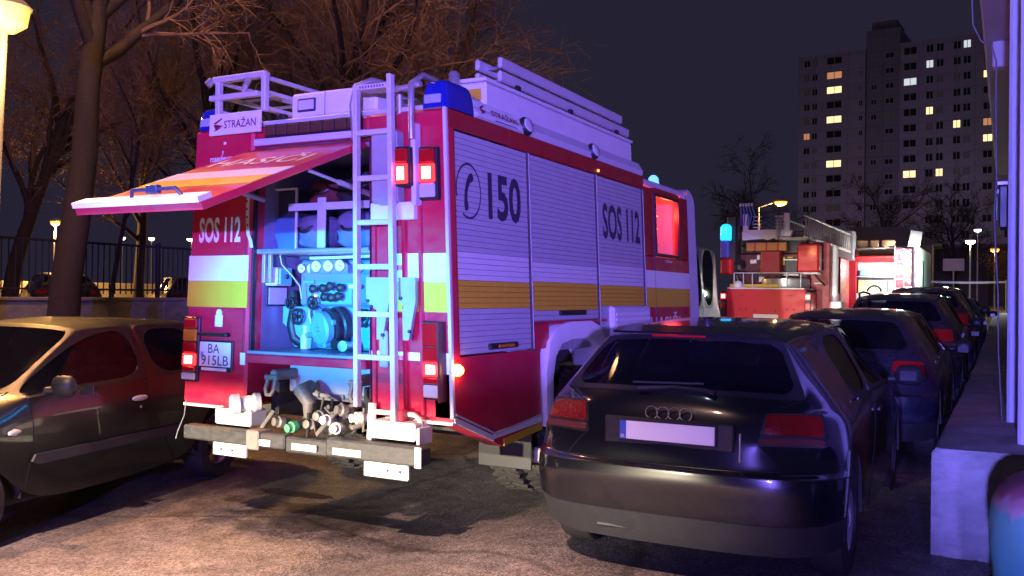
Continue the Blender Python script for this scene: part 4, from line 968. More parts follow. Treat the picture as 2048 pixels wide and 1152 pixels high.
# skirt undersides of the rear panels
box('valance', mat('valance_pale', (.70, .66, .62), .4, 0, .1, 6), FE, -1.24, -.80, -.003, .05, .655, .678, b=.004)
box('valance', MATS['valance_pale'], FE, .70, 1.245, -.0, .05, .685, .708, b=.004)
box('mudflap', BLK, FE, .70, 1.18, 1.28, 1.30, .18, .60, b=.004)
box('foot_step', mat('step_pale', (.6, .55, .42), .6, 0, .2, 9), FE, 1.12, 1.25, 1.38, 1.56, .22, .34, b=.02)
for x_, s_ in ((1.08, 1), (.76, 1), (-1.08, -1), (-.76, -1)):
    wheel(FE, (x_, 2.05, .40), .535, .28, s_, 6, .55, truck=True)
for s_ in (1, -1): wheel(FE, (s_ * 1.02, 4.62, .40), .535, .30, s_, 6, .55, truck=True)
tube('axle', DARK, FE, [(-1.0, 2.05, .40), (1.0, 2.05, .40)], .10, 12)
WARP = None

# ladders carried on the roof
def roof_ladder(label, loc, L, w, sections, rung=.3, tilt=0):
    t = thing('roof_ladder', label, 'ladder', loc, 0, 'ladders on the fire engine roof')
    for s_ in range(sections):
        z = s_ * .105
        for x in (0, w): box('ladder_rail', ALUP, t, x - .02, x + .02, 0, L - s_ * .2, z, z + .085, b=.012)
        for k in range(int((L - .3) / rung)): MB().tube([(.02, .15 + k * rung, z + .04), (w - .02, .15 + k * rung, z + .04)], .014, 7).build('rung', ALU, t, 40)
    return t
roof_ladder('aluminium ladder on the right side of the fire engine roof', (-4.4 + .80, 5.1 + 1.0, 3.195), 2.75, .20, 2)
box('ladder_holder', BLK, FE, 1.03, 1.06, 1.2, 1.26, 3.162, 3.20, b=.004)
for y in (2.2, 3.3): box('ladder_holder', BLK, FE, 1.03, 1.06, y, y + .06, 3.162, 3.20, b=.004)
t = thing('roof_ladder', 'aluminium ladder frame standing above the sign at the left of the fire engine roof', 'ladder', (-4.4, 5.1, 0), 0, 'ladders on the fire engine roof')
for x in (-.93, -.46): box('ladder_rail', ALUP, t, x - .022, x + .022, .0, .05, 2.905, 3.20, b=.006)
box('cross_bar', ALUP, t, -.98, -.44, -.01, .06, 3.16, 3.205, b=.008)
box('cross_bar', ALUP, t, -1.0, -.50, -.02, .04, 3.02, 3.06, b=.008)
tube('end_hook', ALU, t, [(-.60, .0, 3.16), (-.60, -.03, 3.10), (-.63, -.03, 3.06)], .022, 8)
tube('end_hook', ALU, t, [(-.98, .0, 3.18), (-1.0, -.03, 3.14)], .03, 8)
for z in (2.92, 3.04, 3.15):
    for x in (-.93, -.47): box('side_rail', ALUP, t, x - .015, x + .015, .052, 3.0, z, z + .03, b=.004)
for k in range(9): tube('rung', ALU, t, [(-.915, .25 + k * .3, 3.055), (-.485, .25 + k * .3, 3.055)], .013, 7)
box('rack_foot', BLK, FE, -.94, -.88, .2, .26, 2.836, 2.918, b=.004); box('rack_foot', BLK, FE, -.50, -.44, .2, .26, 2.836, 2.918, b=.004)

# loose equipment on the compartment shelf
def bag(label, c, sx, sy, sz, seed, m, name='equipment_bag'):
    rnd = random.Random(seed); t = thing(name, label, 'bag', c, rnd.uniform(-.1, .1), 'bags on the compartment shelf')
    rows = []
    ph = [rnd.uniform(0, 6.28) for _ in range(6)]
    for i in range(13):
        a = -math.pi / 2 + math.pi * i / 12
        row = []
        for j in range(28):
            b_ = 6.2832 * j / 28
            cx, sy_, = math.cos(b_), math.sin(b_)
            e = .55
            x = math.copysign(abs(math.cos(a)) ** e * abs(cx) ** e, cx); y = math.copysign(abs(math.cos(a)) ** e * abs(sy_) ** e, sy_); z = math.copysign(abs(math.sin(a)) ** .7, math.sin(a))
            w = 1 + .10 * math.sin(3 * b_ + 2 * z + ph[0]) + .06 * math.sin(7 * b_ + 5 * z + ph[1]) * (1 - abs(z)) + .05 * math.sin(11 * z + 2 * b_ + ph[2])
            row.append(V((x * sx * w, y * sy * w, sz * (1 + z * (1 + .08 * math.sin(2 * b_ + ph[3]))))))
        rows.append(row)
    MB().grid(rows, closed=True).build('bag_body', m, t, 70)
    pts = [(-sx * .5, -sy * 1.05, sz * 1.2), (-sx * .3, -sy * 1.2, sz * 1.0), (0, -sy * 1.22, sz * .95), (sx * .3, -sy * 1.2, sz * 1.05), (sx * .5, -sy * 1.0, sz * 1.3)]
    tube('strap', BLK, t, pts, .012, 6)
    return t
S0 = (-4.4, 5.1)
bag('crumpled dark fabric bag on the shelf, next to the blue crate', (S0[0] - .20, S0[1] + .38, 1.877), .14, .16, .135, 1, FABRIC)
bag('larger crumpled dark bag on the shelf, beside the ladder', (S0[0] + .22, S0[1] + .38, 1.877), .19, .17, .14, 2, FABRIC)
bag('black bag on the upper strap bar, highest in the compartment', (S0[0] + .13, S0[1] + .52, 2.222), .22, .14, .11, 3, mat('bag_black', (.02, .02, .025), .6, 0, .3, 10, bump=.5))
bag('grey crumpled bag hanging over the upper shelf beside the ladder', (S0[0] + .36, S0[1] + .50, 2.222), .13, .12, .12, 5, mat('bag_grey', (.20, .20, .24), .8, 0, .3, 10, bump=.5))
bag('dark red bag at the left end of the upper shelf', (S0[0] - .22, S0[1] + .52, 2.222), .15, .13, .10, 6, mat('bag_red', (.12, .02, .03), .8, 0, .3, 10, bump=.5))
cr = thing('storage_crate', 'upright blue storage crate with pale frame at the left of the shelf', 'crate', (S0[0] - .46, S0[1] + .36, 1.877))
box('crate_body', mat('crate_blue', (.07, .16, .36), .55, 0, .15, 8), cr, -.105, .105, -.1, .1, 0, .25, b=.01)
box('crate_inside', mat('crate_dark', (.02, .02, .05), .7), cr, -.095, .095, -.07, .1, .252, .46, b=.005)
for x in (-.125, .108): box('crate_frame', LGREY, cr, x, x + .017, -.11, -.09, 0, .475, b=.003)
box('crate_frame', LGREY, cr, -.108, .108, -.11, -.09, .46, .475, b=.003)
WARP = lambda p: V((p.x * (1 - .038 * max(0, p.z - .7)), p.y, p.z))
box('retaining_bar', mat('bar_pale', (.45, .5, .62), .5), FE, -.33, .53, .13, .15, 2.16, 2.215, b=.004)
box('retaining_strap', mat('bar_pale', (.45, .5, .62), .5), FE, -.02, .06, .115, .128, 1.88, 2.25, b=.003)
WARP = None
# ------------------------------------------------------------------ cars
# half cage of a three-door hatchback: columns run from the rear bumper over the roof to the front bumper, rows from the centre line down the side
CAGE = [
 [(0, .14, .21), (.35, .15, .21), (.60, .19, .21), (.77, .30, .22), (.84, .40, .24), (.86, .43, .26), (.855, .445, .29)],
 [(0, .055, .39), (.38, .06, .39), (.66, .10, .39), (.81, .22, .40), (.865, .33, .42), (.875, .40, .42), (.865, .445, .42)],
 [(0, .03, .56), (.38, .035, .56), (.68, .075, .56), (.83, .20, .555), (.88, .33, .55), (.885, .42, .54), (.87, .48, .52)],
 [(0, .035, .635), (.38, .042, .635), (.68, .085, .635), (.83, .22, .635), (.88, .37, .63), (.885, .46, .61), (.87, .535, .59)],
 [(0, .06, .655), (.36, .07, .655), (.60, .11, .655), (.82, .24, .66), (.88, .40, .66), (.885, .50, .65), (.87, .58, .63)],
 [(0, .085, .79), (.34, .09, .79), (.47, .115, .79), (.80, .25, .79), (.872, .44, .78), (.885, .56, .73), (.87, .64, .67)],
 [(0, .097, .835), (.34, .102, .835), (.475, .13, .835), (.79, .27, .835), (.868, .455, .82), (.885, .58, .745), (.87, .655, .675)],
 [(0, .135, .955), (.34, .14, .955), (.50, .175, .955), (.765, .32, .955), (.85, .50, .93), (.885, .63, .79), (.87, .70, .69)],
 [(0, .19, 1.03), (.36, .20, 1.028), (.69, .30, 1.014), (.755, .39, 1.0), (.835, .58, .965), (.885, .69, .80), (.87, .75, .695)],
 [(0, .50, 1.335), (.30, .505, 1.332), (.515, .55, 1.316), (.57, .60, 1.30), (.835, .76, .965), (.885, .78, .80), (.87, .80, .697)],
 [(0, .92, 1.398), (.30, .92, 1.394), (.47, .93, 1.382), (.60, .95, 1.35), (.84, 1.02, .962), (.885, .93, .79), (.87, .99, .645)],
 [(0, 1.70, 1.42), (.30, 1.70, 1.416), (.49, 1.70, 1.402), (.625, 1.70, 1.365), (.85, 1.66, .955), (.888, 1.40, .74), (.87, 1.15, .42)],
 [(0, 1.78, 1.42), (.30, 1.78, 1.416), (.49, 1.78, 1.402), (.625, 1.78, 1.365), (.85, 1.74, .954), (.888, 1.62, .72), (.865, 1.25, .24)],
 [(0, 2.36, 1.385), (.30, 2.35, 1.38), (.47, 2.31, 1.37), (.595, 2.25, 1.342), (.855, 2.55, .942), (.888, 2.5, .70), (.865, 2.55, .23)],
 [(0, 3.18, .965), (.33, 3.15, .96), (.56, 3.06, .955), (.70, 2.97, .948), (.85, 2.93, .925), (.888, 2.88, .70), (.865, 2.99, .25)],
 [(0, 3.47, .905), (.33, 3.46, .90), (.58, 3.44, .89), (.74, 3.40, .872), (.85, 3.36, .82), (.885, 3.33, .75), (.87, 3.33, .692)],
 [(0, 3.96, .745), (.33, 3.93, .74), (.57, 3.85, .725), (.72, 3.74, .71), (.82, 3.66, .69), (.868, 3.64, .64), (.865, 3.63, .60)],
 [(0, 4.16, .53), (.35, 4.13, .53), (.61, 4.04, .53), (.77, 3.91, .53), (.84, 3.80, .51), (.866, 3.76, .48), (.86, 3.735, .45)],
 [(0, 4.13, .22), (.35, 4.10, .22), (.60, 4.01, .22), (.76, 3.88, .22), (.83, 3.80, .24), (.86, 3.76, .27), (.855, 3.745, .29)],
]
ZONES = ['body', 'rear_bumper', 'tailgate', 'rear_window', 'tail_light', 'side_window', 'windscreen', 'bonnet', 'door', 'roof', 'window_seal', 'front_bumper', 'headlight', 'quarter_window', 'reversing_lens', 'rear_apron']
def zone(i, j):
    if i == 5 and j == 2: return 14
    if i == 0: return 15
    if i > 5: i -= 1
    elif i == 5 and j < 2: return 2
    if i <= 3: return 1 if i < 3 else 0
    if i in (4, 5, 6) and j < 2: return 2
    if i == 5 and j == 2: return 4
    if i == 7 and j < 2: return 3
    if i in (8, 9, 10, 11) and j < 3: return 9
    if i == 9 and j == 3: return 13
    if i == 11 and j == 3: return 5
    if i == 12:
        if j < 3: return 6
        if j == 3: return 5
        if j > 3: return 8
    if i == 11 and j > 3: return 8
    if i in (13, 14) and j < 3: return 7
    if i == 15 and j in (2, 3): return 12
    if i >= 15: return 11
    return 0
def seam_zone(z): return {10: 0, 13: 0}.get(z, z)

def islands(fs):
    par = {}
    def find(a):
        while par[a] != a: par[a] = par[par[a]]; a = par[a]
        return a
    for _, vt, _c in fs:
        for k in vt: par.setdefault(k, k)
        for k in vt[1:]: par[find(k)] = find(vt[0])
    g = {}
    for f in fs: g.setdefault(find(f[1][0]), []).append(f)
    return list(g.values())
def car(name, label, loc, rz, paint, warp=None, level=3, tail=REDL, glassm=None, wheels=.315, rear_axle=.80, front_axle=3.38, group='parked cars', seams=True, interior=True, mirrors=True, rim_spokes=5):
    glassm = glassm or CARGLASS
    wf = warp or (lambda p: p)
    t = thing(name, label, 'car', loc, rz, group)
    bm = bmesh.new(); NC = len(CAGE); NR = 7
    cl = bm.edges.layers.float.new('crease_edge'); vl = bm.verts.layers.float.new('crease_vert')
    vv = {}
    for i in range(NC):
        for j in range(NR):
            x, y, z = CAGE[i][j]
            for s_ in ((1, -1) if j else (1,)):
                vv[i, j * s_] = bm.verts.new(wf(V((x * s_, y, z))))
    for i in range(NC - 1):
        for j in range(NR - 1):
            for s_ in (1, -1):
                q = [vv[i, j * s_], vv[i + 1, j * s_], vv[i + 1, (j + 1) * s_], vv[i, (j + 1) * s_]]
                if s_ < 0: q.reverse()
                f = bm.faces.new(q); f.material_index = zone(i, j)
    bmesh.ops.recalc_face_normals(bm, faces=bm.faces)
    def crease(i, js, v):
        for j in js:
            for s_ in (1, -1):
                e = bm.edges.get((vv[i, j * s_], vv[i, (j + 1) * s_]))
                if e: e[cl] = v
    crease(1, range(0, 5), .5); crease(3, range(0, 5), .55); crease(4, range(0, 5), .45); crease(9, range(0, 3), .6); crease(8, range(0, 2), .25); crease(14, range(0, 3), .4); crease(2, range(0, 4), .3)
    for i in range(9, 14):
        for s_ in (1, -1):
            e = bm.edges.get((vv[i, 4 * s_], vv[i + 1, 4 * s_]))
            if e: e[cl] = .35
    # seals around the glass
    for zi, th in ((3, .03), (5, .028), (13, .028), (6, .03), (4, .006), (12, .01), (14, .006)):
        for s_ in (1, -1, 0):
            fs = [f for f in bm.faces if f.material_index == zi and (s_ == 0 or (f.calc_center_median().x * s_ > 0))]
            if zi in (3, 6) and s_ != 0: continue
            if zi not in (3, 6) and s_ == 0: continue
            if not fs: continue
            res = bmesh.ops.inset_region(bm, faces=fs, thickness=th, depth=0, use_even_offset=True)
            for f in res['faces']: f.material_index = 10
            for f in fs:
                for e in f.edges:
                    if any(g.material_index == 10 for g in e.link_faces): e[cl] = .75
            ring = {f for f in res['faces']}; reg = set(fs)
            for grp in (reg, ring | reg):
                be = [e for f in grp for e in f.edges if sum(1 for g in e.link_faces if g in grp) == 1]
                for e in be: e[cl] = max(e[cl], .6)
                for v in {v for e in be for v in e.verts}:
                    q = [e.other_vert(v).co - v.co for e in be if v in e.verts]
                    if len(q) == 2 and q[0].length > 1e-6 and q[1].length > 1e-6 and q[0].angle(q[1]) < R(142): v[vl] = .62
    me = bpy.data.meshes.new('cage'); bm.to_mesh(me); bm.free()
    for _ in ZONES: me.materials.append(None)
    ob = bpy.data.objects.new('cage', me); COL.objects.link(ob)
    md = ob.modifiers.new('s', 'SUBSURF'); md.levels = level; md.render_levels = level
    dg = bpy.context.evaluated_depsgraph_get(); dg.update()
    em = bpy.data.meshes.new_from_object(ob.evaluated_get(dg))
    bpy.data.objects.remove(ob)
    co = [v.co.copy() for v in em.vertices]; no = [v.normal.copy() for v in em.vertices]
    polys = [(p.material_index, tuple(p.vertices), p.center.x) for p in em.polygons]
    mats = {'body': paint, 'rear_bumper': paint, 'tailgate': paint, 'door': paint, 'roof': paint, 'bonnet': paint, 'front_bumper': paint, 'window_seal': BLK, 'tail_light': tail, 'rear_apron': mat('apron_grey', (.024, .024, .026), .65, 0, .2, 14, bump=.2), 'reversing_lens': mat('smoked_lens', (.13, .035, .04), .15, coat=.6), 'headlight': CLEARL,
            'rear_window': glassm, 'side_window': glassm, 'quarter_window': glassm, 'windscreen': glassm}
    parts = {}
    for zi, zn in enumerate(ZONES):
        for s_ in ((1, -1) if zn in ('tail_light', 'side_window', 'quarter_window', 'door', 'headlight', 'reversing_lens') else (0,)):
            fs = [p for p in polys if p[0] == zi and (s_ == 0 or p[2] * s_ > 0)]
            if not fs: continue
            isl = islands(fs)
            for fs in isl:
              idx = {}; vs = []; ff = []
              off = -.006 if zn in ('rear_window', 'side_window', 'quarter_window', 'windscreen') else (.004 if zn in ('tail_light', 'headlight', 'reversing_lens') else 0)
              for _, vt, _c in fs:
                  q = []
                  for k in vt:
                      if k not in idx: idx[k] = len(vs); vs.append(co[k] + no[k] * off)
                      q.append(idx[k])
                  ff.append(tuple(q))
              m2 = bpy.data.meshes.new(zn); m2.from_pydata([tuple(v) for v in vs], [], ff); m2.shade_smooth()
              nm = 'side_window' if zn == 'quarter_window' else zn
              parts[zn, s_] = link(nm, m2, mats[zn], t)
    # shut lines along the borders of the panels
    if seams:
        ed = {}
        for zi, vt, _c in polys:
            for a, b in zip(vt, vt[1:] + vt[:1]): ed.setdefault((min(a, b), max(a, b)), []).append(seam_zone(zi))
        adj = {}
        for (a, b), zs in ed.items():
            if len(zs) == 2 and zs[0] != zs[1] and not ({zs[0], zs[1]} & {3, 5, 6, 4, 12, 14}) and not ({zs[0], zs[1]} == {9, 0}):
                adj.setdefault(a, []).append(b); adj.setdefault(b, []).append(a)
        sm = MB(); seen = set()
        for a in adj:
            for b in adj[a]:
                if (a, b) in seen: continue
                chain = [a, b]; seen |= {(a, b), (b, a)}
                while len(adj[chain[-1]]) == 2:
                    nx = [q for q in adj[chain[-1]] if (chain[-1], q) not in seen]
                    if not nx: break
                    seen |= {(chain[-1], nx[0]), (nx[0], chain[-1])}; chain.append(nx[0])
                sm.tube([co[k] + no[k] * .0005 for k in chain], .0032, 5, cap=False)
        if sm.v: sm.build('shut_line', GAP, t, 0, fix=False)['kind'] = 'stuff'
    # floor pan and inner arches
    F = lambda p: wf(V(p))
    mb = MB()
    b0 = [F(p) for p in ((-.80, .35, .24), (.80, .35, .24), (.80, 3.75, .24), (-.80, 3.75, .24))]; b1 = [F(p) for p in ((-.62, .35, .62), (.62, .35, .62), (.62, 3.9, .62), (-.62, 3.9, .62))]
    mb.add(b0 + b1, [(0, 1, 2, 3), (4, 7, 6, 5), (0, 4, 5, 1), (1, 5, 6, 2), (2, 6, 7, 3), (3, 7, 4, 0)])
    for ya in (rear_axle, front_axle):
        for s_ in (1, -1):
            arc = [(ya - .38, .28)] + [(ya + .385 * math.cos(R(a)), .315 + .385 * math.sin(R(a))) for a in range(180, -1, -15)] + [(ya + .38, .28)]
            mb.grid([[F((s_ * .862, y, z)) for y, z in arc], [F((s_ * .58, y, z)) for y, z in arc]])
    mb.build('underbody', DARK, t, fix=False)
    for ya in (rear_axle, front_axle):
        for s_ in (1, -1):
            c = F((s_ * .748, ya, .315)); c.z = wheels
            wheel(t, c, wheels, .205, s_, rim_spokes)
    if interior:
        for x in (-.36, .36):
            sb_ = MB().box(x - .24, x + .24, 2.02, 2.16, .42, 1.0, b=.05).box(x - .24, x + .24, 2.16, 2.62, .36, .54, b=.05).build('front_seat', SEAT, t, 50)
            MB().box(x - .13, x + .13, 2.02, 2.11, 1.03, 1.20, b=.045).build('headrest', SEAT, sb_, 50)
        rs = MB().box(-.62, .62, 1.02, 1.16, .45, .98, b=.05).build('rear_seat', SEAT, t, 50)
        for x in (-.34, .34): MB().box(x - .13, x + .13, 1.01, 1.09, .99, 1.12, b=.04).build('headrest', SEAT, rs, 50)
        MB().box(-.66, .66, 2.85, 3.15, .55, .90, b=.05).build('dashboard', SEAT, t, 50)
        if warp:
            for ch in t.children:
                if ch.name.split('.')[0] in ('front_seat', 'rear_seat', 'dashboard'):
                    for o_ in (ch, *ch.children):
                        for v in o_.data.vertices: v.co = wf(v.co)
    if mirrors:
        for s_ in (1, -1):
            rows = []
            for k in range(9):
                a = -math.pi / 2 + math.pi * k / 8
                rows.append([F((s_ * (1.0 + .10 * math.cos(a) ** .5 * math.cos(b) if math.cos(a) > 1e-6 else s_ * 0 + 1.0), 2.78 + .055 * math.cos(a) * math.sin(b) + .0, .99 + .075 * math.sin(a))) for b in [6.2832 * q / 16 for q in range(16)]])
            mi = MB().grid(rows, closed=True).build('wing_mirror', BLK, t, 60)
            MB().tube([F((s_ * .86, 2.80, .955)), F((s_ * .95, 2.79, .965))], .028, 8).build('mirror_foot', BLK, mi, 50)
            MB().box(s_ * 1.0 - .055, s_ * 1.0 + .055, 2.722, 2.727, .955, 1.025, b=.0).build('mirror_glass', mat('mirror_dark', (.03, .03, .035), .1, 0, coat=.5), mi)
    return t

# --- black hatchback in the foreground
AUP = mat('black_blue_paint', (.0045, .005, .009), .22, 0, coat=1.0)
AUDI = car('parked_car', 'black hatchback with dirty tailgate and four ring emblem in the foreground', (-1.56, 4.62, 0), R(.6), AUP, level=3, tail=mat('red_lens_car', (.20, .005, .007), .15, 0, .3, 30, bump=.5, bscale=70, coat=.8))
# plate recess, plate, rings, wiper, extras
rec = box('plate_recess', BLK, AUDI, -.36, .36, .082, .11, .745, .895, b=.01)
npl = box('number_plate', mat('plate_holder', (.03, .03, .05), .4), AUDI, -.275, .275, .066, .084, .765, .885, b=.008)
box('plate_face', mat('plate_blank', (.86, .86, .88), .3), npl, -.225, .262, .060, .0655, .778, .876, b=.002)
box('plate_band', mat('plate_blue', (.05, .10, .50), .4), npl, -.262, -.226, .060, .0655, .778, .876, b=.002)
text('lettering', 'SK', INKW, npl, (-.256, .0592, .785), (1, 0, 0), (0, 0, 1), .018, .022)
box('recess_trim', ALU, AUDI, .385, .394, .078, .10, .70, .85, b=.003)
CHR = mat('chrome', (.75, .75, .78), .12, 1.0)
for k in range(4):
    cx = -.095 + k * .063 - .0; 
    MB().tube([(cx + .034 * math.cos(a), .100 + .0 + (.92 - .90) * .3, .925 + .034 * math.sin(a)) for a in [6.2832 * q / 22 for q in range(22)]], .0048, 6, closed=True).build('emblem_ring', CHR, AUDI, 60)
wp = tube('rear_wiper', BLK, AUDI, [(-.20, .168, 1.045), (0, .195, 1.062), (.18, .185, 1.055), (.23, .18, 1.04)], [.016, .010, .010, .018], 7)
tube('wiper_blade', BLK, wp, [(-.24, .205, 1.075), (.16, .215, 1.085)], .008, 6)
MB().prism([(-.46, .46, 1.338), (.46, .46, 1.338), (.40, .62, 1.372), (-.40, .62, 1.372)], (0, 0, .012)).build('roof_spoiler', AUP, AUDI)
bl = box('brake_light', REDL, AUDI, -.22, .10, .455, .47, 1.322, 1.334, b=.003)
an = MB().lathe([(.04, 0), (.035, .015), (.02, .035), (.008, .055), (.003, .06)], (.0, .85, 1.378), (0, -.35, 1), 14).build('roof_antenna', BLK, AUDI, 40)
for x in (-.30, -.235): MB().lathe([(.034, 0), (.036, .10), (.030, .10), (.028, .02)], (x, .26, .255), (0, -1, 0), 16, cap=False).build('exhaust_pipe', STEEL, AUDI, 40)
box('exhaust_box', DARK, AUDI, -.48, .05, .22, .55, .20, .29, b=.04)
box('diffuser', BLK, AUDI, -.42, -.10, .115, .20, .268, .30, b=.01)
for x in (.56, .66, -.56, -.66): pass
for s_ in (1, -1):
    MB().box(-.09, .09, -.012, .012, -.012, .012, b=.006, m=MX.Translation(V((s_ * .887, 1.92, .83))) @ MX.Rotation(R(90), 4, 'Z')).build('door_handle', AUP, AUDI)
    MB().prism([(s_ * .845, .995, .97), (s_ * .845, 2.95, .94), (s_ * .848, 2.95, .952), (s_ * .848, .995, .982)], (s_ * .012, 0, 0)).build('window_strip', BLK, AUDI)

# --- dark grey coupe on the left, facing the camera
CLP = mat('dark_grey_paint', (.013, .0125, .0125), .38, 0, .3, 12, coat=.6)
kw = lambda p: V((p.x * .965, p.y * 1.045, p.z * 1.035))
CLIO = car('parked_car', 'dark grey three-door hatchback facing the camera at the left edge', (-7.24, 6.74, -.145), R(192), CLP, kw, 3, wheels=.305, rear_axle=.80, front_axle=3.38)
CG = glass('car_glass_light', (.55, .55, .58), .35)
STRIP = mat('bump_strip', (.045, .045, .048), .6, 0, .15, 10)
for s_ in (-1, 1):
    x = s_ * .862
    MB().prism([(x, 1.42, .505), (x, 3.02, .505), (x, 3.08, .53), (x, 3.05, .575), (x, 1.42, .575)], (s_ * .018, 0, 0)).build('bump_strip', STRIP, CLIO)
    hd = MB().lathe([(.008, -.085), (.018, -.06), (.022, 0), (.018, .06), (.008, .085)], (s_ * .858, 1.98, .845), (0, 1, 0), 12).build('door_handle', ALUP, CLIO, 50)
    MB().lathe([(.010, 0), (.010, .006)], (s_ * .866, 1.98, .775), (s_, 0, 0), 12).build('door_lock', ALU, CLIO)
    MB().lathe([(.012, -.045), (.025, 0), (.012, .045)], (s_ * .862, 3.22, .745), (0, 1, 0), 12).build('side_repeater', CLEARL, CLIO, 50)
text('lettering', '16V', INK, CLIO, (-.8815, 2.98, .52), (0, -1, 0), (0, 0, 1), .04, .10)
tube('screen_wiper', BLK, CLIO, [(.30, 3.22, .985), (.05, 3.22, .99), (-.25, 3.17, 1.0)], .010, 6)

# --- other cars of the row ahead of the black hatchback
DP = mat('dark_blue_paint', (.012, .013, .028), .2, 0, coat=.9, dirt=.25, dirtcol=(.07, .065, .07))
DP2 = mat('anthracite_paint', (.022, .020, .024), .25, 0, coat=.8, dirt=.3, dirtcol=(.08, .07, .07))
w2 = lambda p: V((p.x * 1.0, p.y * 1.02, p.z * 1.03))
C2 = car('parked_car', 'dark blue hatchback parked directly ahead of the black hatchback', (-1.38, 9.1, 0), R(-.4), DP, w2, 2, wheels=.32)
st_ = box('parking_permit', mat('permit_paper', (.55, .75, .72), .7), None, -.07, .07, -.002, .002, 0, .14, b=0)
st_.location = (-1.62, 9.1 + .44, 1.20); st_.rotation_euler = (R(-38), 0, 0); tag(st_, 'pale green paper sticking up behind the rear window of the dark blue hatchback', 'paper')
def suv(p):
    z = p.z * 1.12 + (.06 if p.z > .9 else 0)
    y = p.y * 1.05
    if p.z > 1.2 and p.y < 1.2: y -= .22 * (1.2 - p.y)
    return V((p.x * 1.02, y, z))
C3 = car('parked_car', 'dark estate car with roof rails, third in the row of parked cars', (-1.36, 14.3, .02), R(-.4), DP2, suv, 2, wheels=.335)
for s_ in (1, -1): tube('roof_rail', BLK, C3, [(s_ * .55, .75, 1.555), (s_ * .575, .85, 1.63), (s_ * .60, 1.5, 1.66), (s_ * .59, 2.2, 1.635), (s_ * .565, 2.35, 1.56)], .016, 7)
tube('spare_ring', BLK, C3, [(-.36 + .10 * math.cos(a), .9, 1.66 + .09 * math.sin(a)) for a in [math.pi * q / 10 for q in range(11)]], .016, 7)
def van(p):
    z = p.z * 1.15 + (.12 if p.z > .9 else 0)
    y = p.y * 1.04
    if p.z > 1.2 and p.y < 1.2: y -= .30 * (1.2 - p.y)
    return V((p.x * 1.02, y, z))
C4 = car('parked_car', 'dark red tall minivan, fourth in the row of parked cars', (-1.30, 19.2, .10), R(-.4), mat('dark_red_paint', (.05, .008, .012), .25, 0, coat=.8, dirt=.2), van, 2, wheels=.33)
C5 = car('parked_car', 'dark car at the far end of the parked row', (-1.15, 24.2, .20), R(-.4), DP2, w2, 1, wheels=.32, seams=False, interior=False)
PG = mat('white_green_paint', (.62, .70, .64), .3, 0, coat=.6)
C6 = car('police_car', 'white and green police car standing beyond the parked row', (-3.2, 40.0, .52), R(8), PG, suv, 2, wheels=.33, group='vehicles at the far end')
box('light_bar', mat('light_bar_blue', (.02, .05, .4), .2, coat=.5), C6, -.5, .5, 1.55, 1.80, 1.665, 1.78, b=.03)
for s_ in (1, -1): MB().prism([(s_ * .915, .9, .66), (s_ * .915, 3.6, .66), (s_ * .915, 3.6, .86), (s_ * .915, .9, .86)], (s_ * .004, 0, 0)).build('green_stripe', mat('police_green', (.02, .30, .12), .4), C6)
# dark van beside the front of the fire engine, facing us
DV = mat('van_dark_paint', (.13, .13, .24), .3, 0, coat=.6)
def tall(p):
    z = p.z * 1.2
    if p.z > 1.1: z = p.z * 1.2 + 1.12
    elif p.z > .9: z = p.z * 1.2 + .30
    y = p.y * 1.05
    if p.z > 1.1 and p.y > 1.9: y += .45
    if p.z > 1.1 and p.y < 1.0: y -= .4
    return V((p.x * (1.08 if p.z < 1.1 else 1.28), y, z))
C7 = car('parked_van', 'tall dark van facing the camera between the fire engine cab and ladder truck', (-6.38, 20.6, -.12), R(180), DV, tall, 2, wheels=.36, group='vehicles at the far end', mirrors=False)
for s_ in (-1, 1):
    tube('mirror_arm', BLK, C7, [(s_ * .90, 3.2, 1.75), (s_ * 1.12, 3.5, 2.2), (s_ * 1.10, 3.5, 2.75), (s_ * .8, 3.3, 2.85)], .03, 8)
    box('mirror_housing', BLK, C7, s_ * 1.12 - .09, s_ * 1.12 + .09, 3.45, 3.58, 1.75, 2.55, b=.03)
# silhouettes of cars in the car park beyond the railing
far = car('parked_car', 'dark car in the car park beyond the railing, leftmost', (-21.5, 15.6, .6), R(62), DP2, None, 1, wheels=.31, seams=False, interior=False, mirrors=False, group='cars in the car park')
for lab, loc, rz in (('dark car in the car park beyond the railing, second from left', (-20.6, 19.2, .6), 60), ('dark car in the car park seen just left of the fire engine', (-21.0, 26.3, .6), 64), ('dark car in the car park between thin tree and fire engine', (-21.5, 23.4, .6), 66)):
    c = copy_tree(far); c.location = loc; c.rotation_euler = (0, 0, R(rz)); c['label'] = lab
pw = thing('boundary_wall', 'low plastered boundary wall lit orange at the back of the car park', 'wall', (-33, 0, .6), 0)
pmm = MB().box(-.1, .1, .01, 2.99, 0, 1.25, b=.02).build('panel', None); pmd = pmm.data; bpy.data.objects.remove(pmm)
PWM = mat('boundary_plaster', (.42, .38, .33), .9, 0, .2, 2)
for i in range(3, 18): link('panel', pmd, PWM, pw).location = (0, i * 3, 0)
street_lamp('added orange lamp by the boundary wall, hidden behind the leaning tree', (-31.5, 22.2, .6), (-31.5, 22.2, 4.0), (0, 0, 0), 2600, SOD, SODIUM, .05, (.2, .15, .1))  # added out of sight, gives the wall and trees their orange light
light_far = light('lamp_or_added_light', 'POINT', (-31.2, 35.5, 3.0), 2200, SOD, .1)  # added sodium glow for the far wall and trees, no lamp stands here

